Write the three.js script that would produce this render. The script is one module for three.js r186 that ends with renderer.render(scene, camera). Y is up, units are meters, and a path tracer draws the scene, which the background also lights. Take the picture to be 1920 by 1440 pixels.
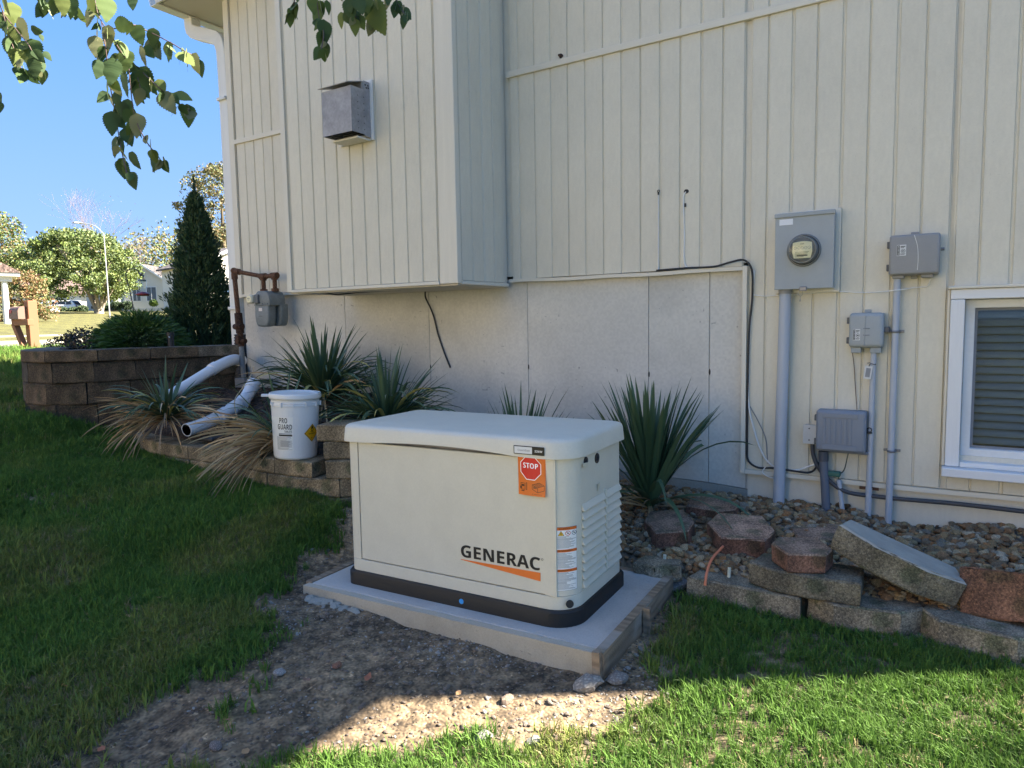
import * as THREE from 'three';
import { RoundedBoxGeometry } from 'three/addons/geometries/RoundedBoxGeometry.js';
import { mergeGeometries, mergeVertices, toCreasedNormals } from 'three/addons/utils/BufferGeometryUtils.js';
import { TessellateModifier } from 'three/addons/modifiers/TessellateModifier.js';
import { TextGeometry } from 'three/addons/geometries/TextGeometry.js';
import { FontLoader } from 'three/addons/loaders/FontLoader.js';

/* ------------------------------------------------ camera, sky, sun, exposure */
const V = (x, y, z) => new THREE.Vector3(x, y, z);
const scene = new THREE.Scene();
const EYE = V(0, 1.5, 4.1837);
const AX = V(0.83976462, -0.01735849, -0.54267308), AY = V(-0.03358736, 0.99591374, -0.08383139), AZ = V(-0.54191076, -0.0886256, -0.8357501);
const FOC = 1309.8;                                             // focal length in pixels of the 1920 x 1440 photograph
const camera = new THREE.PerspectiveCamera(2 * Math.atan(720 / FOC) * 180 / Math.PI, 4 / 3, 0.05, 600);
camera.position.copy(EYE); camera.up.copy(AY); camera.lookAt(EYE.clone().add(AZ));
scene.add(camera);

const renderer = new THREE.WebGLRenderer({ antialias: true });
renderer.toneMapping = THREE.LinearToneMapping;
renderer.toneMappingExposure = 6.4;
renderer.shadowMap.enabled = true;

const SUN = V(0.978, 1, -0.67).normalize();                     // behind the house, from the upper right
const sun = new THREE.DirectionalLight(new THREE.Color(1, 0.93, 0.82), 5);
sun.position.copy(SUN).multiplyScalar(60); sun.castShadow = true;
sun.shadow.mapSize.set(4096, 4096); sun.shadow.radius = 1.2;
Object.assign(sun.shadow.camera, { left: -30, right: 30, top: 30, bottom: -30, near: 1, far: 200 });
scene.add(sun); scene.add(sun.target);
{ // clear autumn sky: pale at the horizon, deeper blue above, a little brighter around the sun
  const w = 512, h = 256, d = new Float32Array(w * h * 4), dir = V(0, 0, 0);
  const mix = (a, b, t) => a + (b - a) * t;
  const lo = [0.43, 0.63, 0.93], mid = [0.18, 0.41, 0.92], hi = [0.15, 0.35, 0.85];
  for (let j = 0; j < h; j++) for (let i = 0; i < w; i++) {
    const el = (j + 0.5) / h * Math.PI - Math.PI / 2, az = ((i + 0.5) / w - 0.5) * 2 * Math.PI;
    dir.set(Math.cos(el) * Math.cos(az), Math.sin(el), Math.cos(el) * Math.sin(az));
    const e = Math.max(0, Math.sin(el)), t1 = Math.min(1, e / 0.34), t2 = Math.max(0, Math.min(1, (e - 0.34) / 0.66));
    const g = Math.max(0, dir.dot(SUN)), glow = 0.10 * Math.pow(g, 6) + 0.9 * Math.pow(g, 60);
    const k = (j * w + i) * 4;
    for (let c = 0; c < 3; c++) d[k + c] = (mix(mix(lo[c], mid[c], Math.pow(t1, 0.75)), hi[c], t2) + glow * [1, 0.97, 0.9][c]) / 4.9;
    d[k + 3] = 1;
  }
  const sky = new THREE.DataTexture(d, w, h, THREE.RGBAFormat, THREE.FloatType);
  sky.mapping = THREE.EquirectangularReflectionMapping; sky.magFilter = sky.minFilter = THREE.LinearFilter; sky.needsUpdate = true;
  scene.background = sky; scene.environment = sky;
}

/* ------------------------------------------------ helpers */
function rng(seed) { let a = seed >>> 0; return () => { a = a + 0x6D2B79F5 | 0; let t = Math.imul(a ^ a >>> 15, 1 | a); t = t + Math.imul(t ^ t >>> 7, 61 | t) ^ t; return ((t ^ t >>> 14) >>> 0) / 4294967296; }; }
const R = rng(7);
const rr = (a, b, r = R) => a + (b - a) * r();
const clamp = (x, a = 0, b = 1) => Math.max(a, Math.min(b, x));
const smooth = (a, b, x) => { const t = clamp((x - a) / (b - a)); return t * t * (3 - 2 * t); };
const lerp = (a, b, t) => a + (b - a) * t;
// sight lines of the photograph: a point of it on a plane z = const, at a height, or at a distance
const ray = (px, py) => AZ.clone().addScaledVector(AX, (px - 960) / FOC).addScaledVector(AY, -(py - 720) / FOC);
const onZ = (px, py, z = 0) => { const d = ray(px, py); return EYE.clone().addScaledVector(d, (z - EYE.z) / d.z); };
const onY = (px, py, y) => { const d = ray(px, py); return EYE.clone().addScaledVector(d, (y - EYE.y) / d.y); };
const at = (px, py, dep) => EYE.clone().addScaledVector(ray(px, py), dep);

function hash3(x, y, z) { let h = Math.imul(x, 374761393) ^ Math.imul(y, 668265263) ^ Math.imul(z, 2147483647 - 1013); h = Math.imul(h ^ h >>> 13, 1274126177); return ((h ^ h >>> 16) >>> 0) / 4294967296; }
function vnoise(x, y, z = 0, per = 0) {
  const xi = Math.floor(x), yi = Math.floor(y), zi = Math.floor(z), f = t => t * t * (3 - 2 * t);
  const u = f(x - xi), v = f(y - yi), w = f(z - zi);
  const m = n => per ? ((n % per) + per) % per : n;
  const H = (a, b, c) => hash3(m(xi + a), m(yi + b), zi + c);
  const X = (b, c) => lerp(H(0, b, c), H(1, b, c), u);
  const a = lerp(X(0, 0), X(1, 0), v);
  return w === 0 ? a : lerp(a, lerp(X(0, 1), X(1, 1), v), w);
}
function fbm(x, y, z = 0, oct = 4, per = 0) { let s = 0, a = 0.5, n = 0; for (let i = 0; i < oct; i++) { s += a * vnoise(x, y, z + i * 17.0, per); n += a; x *= 2; y *= 2; per *= 2; a *= 0.5; if (z % 1) z *= 2; } return s / n; }

function dataTex(n, fn, srgb = true, ny = n) {
  const d = new Uint8Array(n * ny * 4);
  for (let j = 0; j < ny; j++) for (let i = 0; i < n; i++) { const c = fn(i / n, j / ny), k = (j * n + i) * 4; d[k] = clamp(c[0]) * 255; d[k + 1] = clamp(c[1]) * 255; d[k + 2] = clamp(c[2]) * 255; d[k + 3] = 255; }
  const t = new THREE.DataTexture(d, n, ny); t.wrapS = t.wrapT = THREE.RepeatWrapping; t.magFilter = THREE.LinearFilter; t.minFilter = THREE.LinearMipmapLinearFilter; t.generateMipmaps = true;
  if (srgb) t.colorSpace = THREE.SRGBColorSpace; t.needsUpdate = true; return t;
}
const grey = v => [v, v, v];
function canvasTex(w, h, draw) { const c = document.createElement('canvas'); c.width = w; c.height = h; draw(c.getContext('2d'), w, h); const t = new THREE.CanvasTexture(c); t.colorSpace = THREE.SRGBColorSpace; t.anisotropy = 8; return t; }
const lin = (r, g, b) => new THREE.Color().setRGB(r, g, b);
const mat = (color, roughness = 0.8, o = {}) => new THREE.MeshStandardMaterial({ color: Array.isArray(color) ? lin(...color) : color, roughness, ...o });
const rep = (t, s, sy = s) => { const c = t.clone(); c.repeat.set(s, sy); c.needsUpdate = true; return c; };

const used = {};
function numbered(n) { const k = used[n] = (used[n] ?? -1) + 1; return k ? `${n}_${String(k).padStart(3, '0')}` : n; }
function shade(o) { o.traverse(m => { if (m.isMesh) { m.castShadow = true; m.receiveShadow = true; } }); return o; }
function part(name, geo, material, parent) { const m = new THREE.Mesh(geo, material); m.name = name; m.castShadow = m.receiveShadow = true; parent.add(m); return m; }
function thing(name, label, category, pos = null, group = null) {
  const o = new THREE.Group(); o.name = numbered(name); o.userData = { label, category }; if (group) o.userData.group = group;
  if (pos) o.position.copy(pos); scene.add(o); return o;
}
function solo(name, label, category, geo, material, group = null) { const m = part(numbered(name), geo, material, scene); m.userData = { label, category }; if (group) m.userData.group = group; return m; }
function structure(name, geo, material) { const m = part(numbered(name), geo, material, scene); m.userData = { kind: 'structure', label: name.replace(/_/g, ' ') }; return m; }

// uv in metres, chosen by the way a face points
function boxUV(g, s = 1) {
  g = g.index ? g.toNonIndexed() : g;
  const p = g.attributes.position, n = p.count, uv = new Float32Array(n * 2), a = V(0,0,0), b = V(0,0,0), c = V(0,0,0);
  for (let i = 0; i < n; i += 3) {
    a.fromBufferAttribute(p, i); b.fromBufferAttribute(p, i + 1); c.fromBufferAttribute(p, i + 2);
    const m = b.clone().sub(a).cross(c.clone().sub(a)), ax = Math.abs(m.x), ay = Math.abs(m.y), az = Math.abs(m.z);
    [a, b, c].forEach((q, k) => { const [u, v] = ax > ay && ax > az ? [q.z, q.y] : ay > az ? [q.x, q.z] : [q.x, q.y]; uv[(i + k) * 2] = u * s; uv[(i + k) * 2 + 1] = v * s; });
  }
  g.setAttribute('uv', new THREE.BufferAttribute(uv, 2)); return g;
}
const box = (w, h, d, x = 0, y = 0, z = 0) => new THREE.BoxGeometry(w, h, d).translate(x, y, z);
const span = (x0, x1, y0, y1, z0, z1) => box(x1 - x0, y1 - y0, z1 - z0, (x0 + x1) / 2, (y0 + y1) / 2, (z0 + z1) / 2);
const rspan = (x0, x1, y0, y1, z0, z1, r = 0.004, s = 2) => new RoundedBoxGeometry(x1 - x0, y1 - y0, z1 - z0, s, r).translate((x0 + x1) / 2, (y0 + y1) / 2, (z0 + z1) / 2);
function tube(pts, r, seg = pts.length * 6, rad = 8) { return new THREE.TubeGeometry(new THREE.CatmullRomCurve3(pts.map(p => p.isVector3 ? p : V(...p)), false, 'centripetal'), seg, r, rad, false); }
function rod(a, b, r0, r1 = r0, rad = 14) { a = a.isVector3 ? a : V(...a); b = b.isVector3 ? b : V(...b); const d = b.clone().sub(a), g = new THREE.CylinderGeometry(r1, r0, d.length(), rad); g.translate(0, d.length() / 2, 0); g.applyQuaternion(new THREE.Quaternion().setFromUnitVectors(V(0, 1, 0), d.normalize())); return g.translate(a.x, a.y, a.z); }
const merge = gs => mergeGeometries(gs.map(g => { g = g.index ? g.toNonIndexed() : g; for (const k of Object.keys(g.attributes)) if (!['position', 'normal', 'uv', 'color'].includes(k)) g.deleteAttribute(k); return g; }));
function polyShape(pts) { const s = new THREE.Shape(); pts.forEach((p, i) => i ? s.lineTo(p[0], p[1]) : s.moveTo(p[0], p[1])); s.closePath(); return s; }
// a plan (x, z) drawn up to a height
function prism(plan, y0, y1, bevel = 0) {
  const g = new THREE.ExtrudeGeometry(polyShape(plan.map(([x, z]) => [x, -z])), { depth: y1 - y0 - 2 * bevel, bevelEnabled: bevel > 0, bevelThickness: bevel, bevelSize: bevel, bevelOffset: -bevel, bevelSegments: 1, steps: 1 });
  return g.rotateX(-Math.PI / 2).translate(0, y0 + bevel, 0);
}
// a stone or cast block: plan drawn up, cut fine, faces pushed in and out by noise
function stone(plan, h, seed, amp = 0.006, cell = 0.05, edge = 0.045, bevel = 0.007) {
  let g = prism(plan, 0, h, bevel); g.deleteAttribute('uv'); g.deleteAttribute('normal');
  g = new TessellateModifier(edge, 5).modify(g.index ? g.toNonIndexed() : g);
  g = mergeVertices(g, 1e-4); g.computeVertexNormals();
  const p = g.attributes.position, n = g.attributes.normal;
  for (let i = 0; i < p.count; i++) {
    const x = p.getX(i), y = p.getY(i), z = p.getZ(i), k = (fbm(x / cell + seed * 3.7, y / cell + seed, z / cell + 0.37, 3) - 0.5) * 2 * amp * (Math.abs(n.getY(i)) > 0.8 ? 0.35 : 1);
    p.setXYZ(i, x + n.getX(i) * k, y + n.getY(i) * k, z + n.getZ(i) * k);
  }
  g = toCreasedNormals(g, 0.42); return boxUV(g, 1);
}

// top faces first, so that a worn top and a rough side can carry two materials
function topSplit(g) { const p = g.attributes.position, n = p.count / 3, a = V(0,0,0), b = V(0,0,0), c = V(0,0,0), up = [], rest = []; for (let i = 0; i < n; i++) { a.fromBufferAttribute(p, i * 3); b.fromBufferAttribute(p, i * 3 + 1); c.fromBufferAttribute(p, i * 3 + 2); const m = b.sub(a).cross(c.sub(a)).normalize(); (m.y > 0.6 ? up : rest).push(i); } const o = [...up, ...rest]; for (const k of Object.keys(g.attributes)) { const at = g.attributes[k], s = at.itemSize * 3, f = new Float32Array(at.array.length); o.forEach((i, j) => f.set(at.array.subarray(i * s, i * s + s), j * s)); g.setAttribute(k, new THREE.BufferAttribute(f, at.itemSize)); } g.clearGroups(); g.addGroup(0, up.length * 3, 0); g.addGroup(up.length * 3, rest.length * 3, 1); return g; }

/* ------------------------------------------------ surfaces */
const tSoil = dataTex(1024, (u, v) => { const a = fbm(u * 6, v * 6, 0, 5, 6), b = fbm(u * 60, v * 60, 3, 3, 60), c = vnoise(u * 256, v * 256, 9, 256); let k = 0.50 + 0.35 * (a - 0.5) + 0.45 * (b - 0.5) + 0.22 * (c - 0.5); if (vnoise(u * 128, v * 128, 21, 128) > 0.93) k += 0.22; return [k * 1.02, k * 0.985, k * 0.93]; });
const tSoilB = dataTex(512, (u, v) => grey(0.6 * fbm(u * 20, v * 20, 3, 4, 20) + 0.4 * vnoise(u * 128, v * 128, 9, 128)), false);
const tConc = dataTex(1024, (u, v) => { const a = fbm(u * 4, v * 4, 1, 5, 4), s = fbm(u * 3, v * 14, 5, 3, 3 * 1), b = vnoise(u * 200, v * 200, 2, 200); let k = 0.86 + 0.12 * (a - 0.5) - 0.05 * smooth(0.56, 0.72, fbm(u * 3, v * 3, 44, 4, 3)) + 0.05 * (b - 0.5); const q = vnoise(u * 110, v * 110, 14, 110); if (q > 0.93 && vnoise(u * 9, v * 9, 4, 9) > 0.42) k -= 0.16 * (q - 0.93) / 0.05; return [k * 1.0, k * 0.985, k * 0.95]; });
const tConcB = dataTex(1024, (u, v) => { const q = vnoise(u * 110, v * 110, 14, 110); return grey(0.75 + 0.12 * fbm(u * 30, v * 30, 7, 3, 30) - (q > 0.9 ? (q - 0.9) * 6 : 0)); }, false);
const tSide = dataTex(512, (u, v) => { const a = fbm(u * 5, v * 5, 2, 4, 5), b = vnoise(u * 170, v * 170, 8, 170), d = vnoise(u * 90, v * 22, 5, 90) ; let k = 0.92 + 0.035 * (a - 0.5) + 0.02 * (b - 0.5) + 0.02 * (d - 0.5); if (vnoise(u * 128, v * 128, 33, 128) > 0.985) k -= 0.07; return [k, k * 0.995, k * 0.985]; });
const tSideB = dataTex(512, (u, v) => grey(0.5 + 0.4 * (vnoise(u * 40, v * 8, 1, 8 * 5) - 0.5) + 0.5 * (vnoise(u * 120, v * 60, 4, 120) - 0.5)), false);
const tBlock = dataTex(512, (u, v) => { const a = fbm(u * 5, v * 5, 4, 4, 5), b = vnoise(u * 64, v * 64, 6, 64), c = vnoise(u * 150, v * 150, 1, 150), m = smooth(0.5, 0.68, fbm(u * 7, v * 7, 31, 4, 7)); let k = 0.66 + 0.40 * (a - 0.5) + 0.28 * (b - 0.5) + 0.26 * (c - 0.5); if (c > 0.9) k += 0.16; return [k * lerp(1.04, 0.84, m), k * lerp(0.98, 0.85, m), k * lerp(0.86, 0.70, m)]; });
const tBlockB = dataTex(512, (u, v) => grey(0.45 * vnoise(u * 40, v * 40, 6, 40) + 0.35 * vnoise(u * 90, v * 90, 2, 90) + 0.2 * fbm(u * 10, v * 10, 4, 3, 10)), false);
const tWood = dataTex(512, (u, v) => { const w = fbm(u * 3, v * 40, 2, 3, 0), l = Math.sin((v * 26 + 2.2 * fbm(u * 2, v * 5, 8, 3)) * 6.28); let k = 0.66 + 0.05 * l + 0.30 * (w - 0.5); const s = smooth(0.52, 0.66, fbm(u * 4, v * 6, 19, 4)); return [lerp(k, 0.78, s * 0.8), lerp(k * 0.90, 0.76, s * 0.8), lerp(k * 0.78, 0.73, s * 0.8)]; });
const tRust = dataTex(256, (u, v) => { const a = fbm(u * 8, v * 8, 3, 4, 8), b = vnoise(u * 60, v * 60, 7, 60), m = smooth(0.42, 0.6, a); const k = 0.75 + 0.5 * (b - 0.5); return [k * lerp(0.62, 0.42, m), k * lerp(0.47, 0.25, m), k * lerp(0.36, 0.15, m)]; });
const tGalv = dataTex(256, (u, v) => { const a = fbm(u * 6, v * 6, 3, 4, 6), b = vnoise(u * 30, v * 30, 7, 30); const k = 0.66 + 0.16 * (a - 0.5) + 0.05 * (b - 0.5); return [k, k, k * 1.02]; });
const tFine = dataTex(256, (u, v) => { const k = 0.95 + 0.035 * (fbm(u * 8, v * 8, 3, 4, 8) - 0.5) + 0.02 * (vnoise(u * 100, v * 100, 7, 100) - 0.5); return grey(k); });
const tFineB = dataTex(256, (u, v) => grey(0.6 * vnoise(u * 90, v * 90, 7, 90) + 0.4 * vnoise(u * 40, v * 40, 3, 40)), false);
const tShingle = dataTex(256, (u, v) => { const r = Math.floor(v * 16), k = 0.55 + 0.4 * (hash3(Math.floor(u * 24 + (r % 2) * 0.5), r, 3) - 0.5) + 0.25 * (vnoise(u * 90, v * 90, 2, 90) - 0.5); return grey(k); });
const M = {
  siding: mat([0.80, 0.75, 0.61], 0.55, { map: tSide, bumpMap: tSideB, bumpScale: 0.0006 }),
  trim: mat([0.82, 0.77, 0.64], 0.5, { map: tSide }),
  conc: mat([0.88, 0.865, 0.815], 0.95, { map: rep(tConc, 0.42), bumpMap: rep(tConcB, 0.42), bumpScale: 0.0015 }),
  footing: mat([0.42, 0.43, 0.40], 0.95, { map: rep(tConc, 0.7), bumpMap: rep(tConcB, 0.8), bumpScale: 0.004 }),
  slab: mat([0.62, 0.61, 0.60], 0.95, { map: rep(tConc, 1.1), bumpMap: rep(tConcB, 1.6), bumpScale: 0.003 }),
  white: mat([0.80, 0.80, 0.78], 0.45, { map: tFine }),
  gutter: mat([0.80, 0.79, 0.74], 0.4, { map: tFine }),
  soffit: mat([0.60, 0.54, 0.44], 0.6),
  roof: mat([0.20, 0.18, 0.17], 0.95, { map: rep(tShingle, 0.4) }),
  dark: mat([0.012, 0.012, 0.013], 0.6),
  black: mat([0.02, 0.02, 0.022], 0.5),
  rubber: mat([0.009, 0.009, 0.009], 0.6, { bumpMap: rep(tFineB, 6), bumpScale: 0.0006 }),
  gen: mat([0.74, 0.695, 0.56], 0.45, { map: rep(tFine, 2), bumpMap: rep(tFineB, 5), bumpScale: 0.00015 }),
  pvc: mat([0.82, 0.83, 0.83], 0.32, { map: rep(tFine, 2) }),
  conduit: mat([0.46, 0.49, 0.525], 0.45, { map: rep(tFine, 3) }),
  conduitdark: mat([0.115, 0.13, 0.16], 0.5),
  boxgrey: mat([0.37, 0.40, 0.40], 0.5, { map: rep(tFine, 3), bumpMap: rep(tFineB, 8), bumpScale: 0.0004 }),
  boxgrey2: mat([0.30, 0.30, 0.29], 0.5, { map: rep(tFine, 3), bumpMap: rep(tFineB, 8), bumpScale: 0.0004 }),
  boxblue: mat([0.225, 0.25, 0.285], 0.5, { map: rep(tFine, 3) }),
  gas: mat([0.40, 0.455, 0.445], 0.5, { map: rep(tGalv, 3) }),
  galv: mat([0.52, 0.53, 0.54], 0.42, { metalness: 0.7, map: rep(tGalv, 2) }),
  steel: mat([0.78, 0.765, 0.74], 0.5, { metalness: 0.25, map: rep(tGalv, 3) }),
  rust: mat([1, 0.98, 0.95], 0.9, { map: rep(tRust, 5), bumpMap: rep(tFineB, 9), bumpScale: 0.002 }),
  cablew: mat([0.78, 0.77, 0.72], 0.5), cableb: mat([0.018, 0.018, 0.02], 0.5), cableg: mat([0.28, 0.28, 0.28], 0.6),
  wood: mat([0.62, 0.58, 0.52], 0.9, { map: tWood, bumpMap: rep(tFineB, 4), bumpScale: 0.002 }),
};
const blockTone = (r, g, b, bump = 0.0035, s = 2.6) => mat([r, g, b], 0.96, { map: rep(tBlock, s), bumpMap: rep(tBlockB, s), bumpScale: bump });
const MB = { tan: [blockTone(0.48, 0.42, 0.33), blockTone(0.42, 0.375, 0.30), blockTone(0.53, 0.465, 0.37)], brown: [blockTone(0.19, 0.155, 0.125, .006), blockTone(0.155, 0.13, 0.105, .006), blockTone(0.225, 0.18, 0.14, .006)], cap: blockTone(0.36, 0.33, 0.30, 0.003), grey: [blockTone(0.50, 0.465, 0.42), blockTone(0.43, 0.41, 0.37)], black: blockTone(0.34, 0.325, 0.295, 0.005), smooth: mat([0.50, 0.485, 0.44], 0.95, { map: rep(tConc, 2), bumpMap: rep(tBlockB, 2.5), bumpScale: 0.0015 }), top: blockTone(0.50, 0.475, 0.44, 0.002, 3.2), red: blockTone(0.34, 0.18, 0.15, 0.004), redd: blockTone(0.38, 0.215, 0.185, 0.003), pink: blockTone(0.85, 0.58, 0.49, 0.003), mauve: blockTone(0.60, 0.44, 0.39, 0.003), rust: blockTone(0.42, 0.23, 0.17, 0.004) };

/* ------------------------------------------------ terrain */
function sd(x, z, poly) { // signed distance to a polygon, negative inside
  let d = 1e9, inside = false;
  for (let i = 0, j = poly.length - 1; i < poly.length; j = i++) {
    const [ax, az] = poly[j], [bx, bz] = poly[i], ex = bx - ax, ez = bz - az, t = clamp(((x - ax) * ex + (z - az) * ez) / (ex * ex + ez * ez));
    d = Math.min(d, Math.hypot(x - ax - ex * t, z - az - ez * t));
    if ((az > z) !== (bz > z) && x < (bx - ax) * (z - az) / (bz - az) + ax) inside = !inside;
  }
  return inside ? -d : d;
}
const PLANTER = [[-5.78, -9], [-5.80, -0.02], [-5.86, 0.40], [-5.99, 0.80], [-6.09, 1.14], [-6.27, 1.34], [-6.55, 1.40], [-6.9, 1.26], [-7.5, 0.95], [-8.1, 0.45], [-8.5, -0.6], [-8.6, -9]];
const BED = [[-5.8, -0.3], [-5.85, 0.4], [-5.9, 0.9], [-5.7, 1.15], [-5.3, 1.2], [-4.6, 1.22], [-4.1, 1.21], [-3.55, 1.22], [-3.22, 1.17], [-3.02, 1.08], [-3.0, 0.9], [-3.1, 0.5], [-3.2, -0.3]];
const GRAVEL = [[-3.2, -0.3], [-3.1, 0.4], [-2.95, 0.9], [-2.55, 1.0], [-1.3, 0.98], [-1.0, 0.99], [-0.55, 1.0], [-0.12, 0.93], [0.2, 0.95], [0.7, 1.1], [2.4, 1.2], [2.4, -0.3]];
const CTRL = [[-1.1, 1.95, .185], [-1.05, 1.4, .19], [-2.5, 2.05, .225], [-2.68, 1.6, .255], [-1.8, 2.12, .195], [-2.3, 3.2, .16], [-1.4, 2.7, .15], [-.8, 2.2, .16], [.2, 1.75, .165], [.25, 1.15, .19], [-.5, 1.25, .19], [0, 4.2, .08], [-.95, 1.15, .195], [-3.1, 1.35, .42], [-3.42, 1.45, .47], [-4.15, 1.45, .50], [-5, 1.45, .535], [-5.5, 1.45, .6], [-6.35, 1.65, .78], [-6.95, 1.5, .84], [-7.6, 1.1, .93], [-4.2, 2.7, .42], [-3.1, 2.45, .29], [-3.7, 1.8, .43], [-5.2, 2.4, .56], [-3.1, 3.1, .25], [-4.5, 4.2, .35], [-2, 5.5, .12], [2.5, 2.5, .14], [2, 5, .08], [-6.5, 3.5, .72], [-1.8, 1.0, .24], [-7, 6, .7]];
function curveX(x) { const k = [[-200, 5.4], [-130, 4.5], [-108, 4.05], [-90, 3.75], [-73, 3.05], [-62, 2.45], [-50, 1.9], [-40, 1.5], [-31, 1.2], [-28.2, 1.1], [-18.3, 1.0], [-15, 1.06], [-13, 1.12], [-11, 1.15], [-9, 1.02], [-7.5, 0.9]]; if (x <= k[0][0]) return k[0][1]; for (let i = 1; i < k.length; i++) if (x <= k[i][0]) { const t = (x - k[i - 1][0]) / (k[i][0] - k[i - 1][0]); return lerp(k[i - 1][1], k[i][1], t * t * (3 - 2 * t) * 0.5 + t * 0.5); } return 0.9; }
function lawnH(x, z) {
  let s = 0, w = 0; for (const [cx, cz, h] of CTRL) { const d = (x - cx) ** 2 + (z - cz) ** 2, k = 1 / (d + 0.03) ** 1.6; s += k * h; w += k; }
  const near = s / w + 0.010 * (fbm(x * 2.2 + 9, z * 2.2 + 4, 0, 3) - 0.5);
  return lerp(curveX(x), near, smooth(-8.6, -6.8, x));
}
// the worn patch of bare earth in front of the pad
const DIRT = [[-3.3, 1.15], [-3.02, 1.62], [-2.98, 2.0], [-2.72, 2.3], [-2.62, 2.45], [-2.35, 2.47], [-2.33, 2.62], [-2.40, 2.80], [-2.36, 2.97], [-2.32, 3.16], [-2.5, 3.32], [-2.5, 3.7], [-2.0, 3.25], [-1.62, 2.88], [-1.36, 2.64], [-1.1, 2.43], [-0.85, 2.28], [-0.80, 1.96], [-0.86, 1.7], [-0.9, 1.4], [-1.0, 1.02], [-2.6, 0.95]];
const bare = (x, z) => { const n = 0.34 * (fbm(x * 3.1 + 2, z * 3.1 + 7, 0, 4) - 0.5) + 0.10 * (vnoise(x * 14, z * 14, 2) - 0.5); return smooth(0.09, -0.15, sd(x, z, DIRT) + n) * (1 - 0.75 * smooth(0.54, 0.68, fbm(x * 2.9 + 31, z * 2.9 + 11, 0, 3)) * smooth(2.2, 2.5, z)); };
// worn, thin turf
const worn = (x, z) => Math.max(.6 * smooth(.56, .7, fbm(x * 2.3 + 60, z * 2.3 + 20, 0, 4)), .42 * smooth(.47, .62, fbm(x * 3.4 + 9, z * 3.4 + 2, 0, 4)) * smooth(.05, .25, z - 1.14 + .64 * (x - .22)) * smooth(-1.9, -1.6, x));
function groundH(x, z) {
  let h = lawnH(x, z);
  const g = smooth(0.03, -0.05, sd(x, z, GRAVEL)); if (g > 0) h = lerp(h, lerp(0.425, 0.305, smooth(0, 1.05, z)) + 0.02 * (fbm(x * 5, z * 5, 0, 3) - 0.5) - 0.05 * smooth(0.35, 0.05, Math.hypot(x + 0.2, z - 0.12)), g);
  const b = smooth(0.03, -0.05, sd(x, z, BED)); if (b > 0) h = lerp(h, lerp(0.66, lerp(0.93, 0.72, smooth(-3.9, -3.25, x)), smooth(1.25, 0.4, z)) + 0.03 * (fbm(x * 4, z * 4, 0, 3) - 0.5), b);
  const p = smooth(0.03, -0.05, sd(x, z, PLANTER)); if (p > 0) h = lerp(h, 1.23 + 0.05 * (fbm(x * 3, z * 3, 0, 3) - 0.5), p);
  const e = bare(x, z); if (e > 0) h += e * (-0.012 + 0.022 * (fbm(x * 12, z * 12, 0, 3) - 0.4));
  return h;
}
{
  const ticks = (a, b, fine, lo, hi) => { const t = []; for (let v = a; v <= b + 1e-6; v += fine) t.push(v); let s = fine, v = b; while (v < hi) { s *= 1.13; v += s; t.push(Math.min(v, hi)); } s = fine; v = a; while (v > lo) { s *= 1.13; v -= s; t.unshift(Math.max(v, lo)); } return t; };
  const xs = ticks(-6.9, 0.5, 0.034, -260, 120), zs = ticks(0, 3.5, 0.034, -220, 160), nx = xs.length, nz = zs.length;
  const pos = new Float32Array(nx * nz * 3), col = new Float32Array(nx * nz * 3), uv = new Float32Array(nx * nz * 2), idx = [];
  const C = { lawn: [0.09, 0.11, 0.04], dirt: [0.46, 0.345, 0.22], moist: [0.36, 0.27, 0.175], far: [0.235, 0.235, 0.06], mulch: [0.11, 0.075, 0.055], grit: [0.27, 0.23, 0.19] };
  for (let j = 0; j < nz; j++) for (let i = 0; i < nx; i++) {
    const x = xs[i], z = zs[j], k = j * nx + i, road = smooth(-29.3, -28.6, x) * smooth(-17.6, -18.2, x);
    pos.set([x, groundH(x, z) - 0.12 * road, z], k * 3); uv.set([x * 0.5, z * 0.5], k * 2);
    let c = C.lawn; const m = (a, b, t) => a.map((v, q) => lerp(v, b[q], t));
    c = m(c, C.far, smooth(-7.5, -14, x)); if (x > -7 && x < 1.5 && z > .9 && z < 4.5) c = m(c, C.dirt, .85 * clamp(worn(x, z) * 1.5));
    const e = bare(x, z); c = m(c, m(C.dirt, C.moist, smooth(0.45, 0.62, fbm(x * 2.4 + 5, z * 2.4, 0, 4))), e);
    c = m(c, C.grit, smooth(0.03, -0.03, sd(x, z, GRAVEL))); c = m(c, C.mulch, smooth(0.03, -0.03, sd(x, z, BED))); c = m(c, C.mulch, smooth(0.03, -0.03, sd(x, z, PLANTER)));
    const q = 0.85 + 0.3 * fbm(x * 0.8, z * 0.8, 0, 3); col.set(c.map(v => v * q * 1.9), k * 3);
    if (i && j) idx.push(k, k - 1, k - nx - 1, k, k - nx - 1, k - nx);
  }
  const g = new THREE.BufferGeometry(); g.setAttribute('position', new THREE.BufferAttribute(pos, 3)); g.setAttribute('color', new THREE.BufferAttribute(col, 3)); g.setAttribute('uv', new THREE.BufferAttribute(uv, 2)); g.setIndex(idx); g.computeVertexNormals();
  structure('ground', g, mat([1, 1, 1], 1, { vertexColors: true, map: tSoil, bumpMap: rep(tSoilB, 2), bumpScale: 0.009 }));
}
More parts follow.
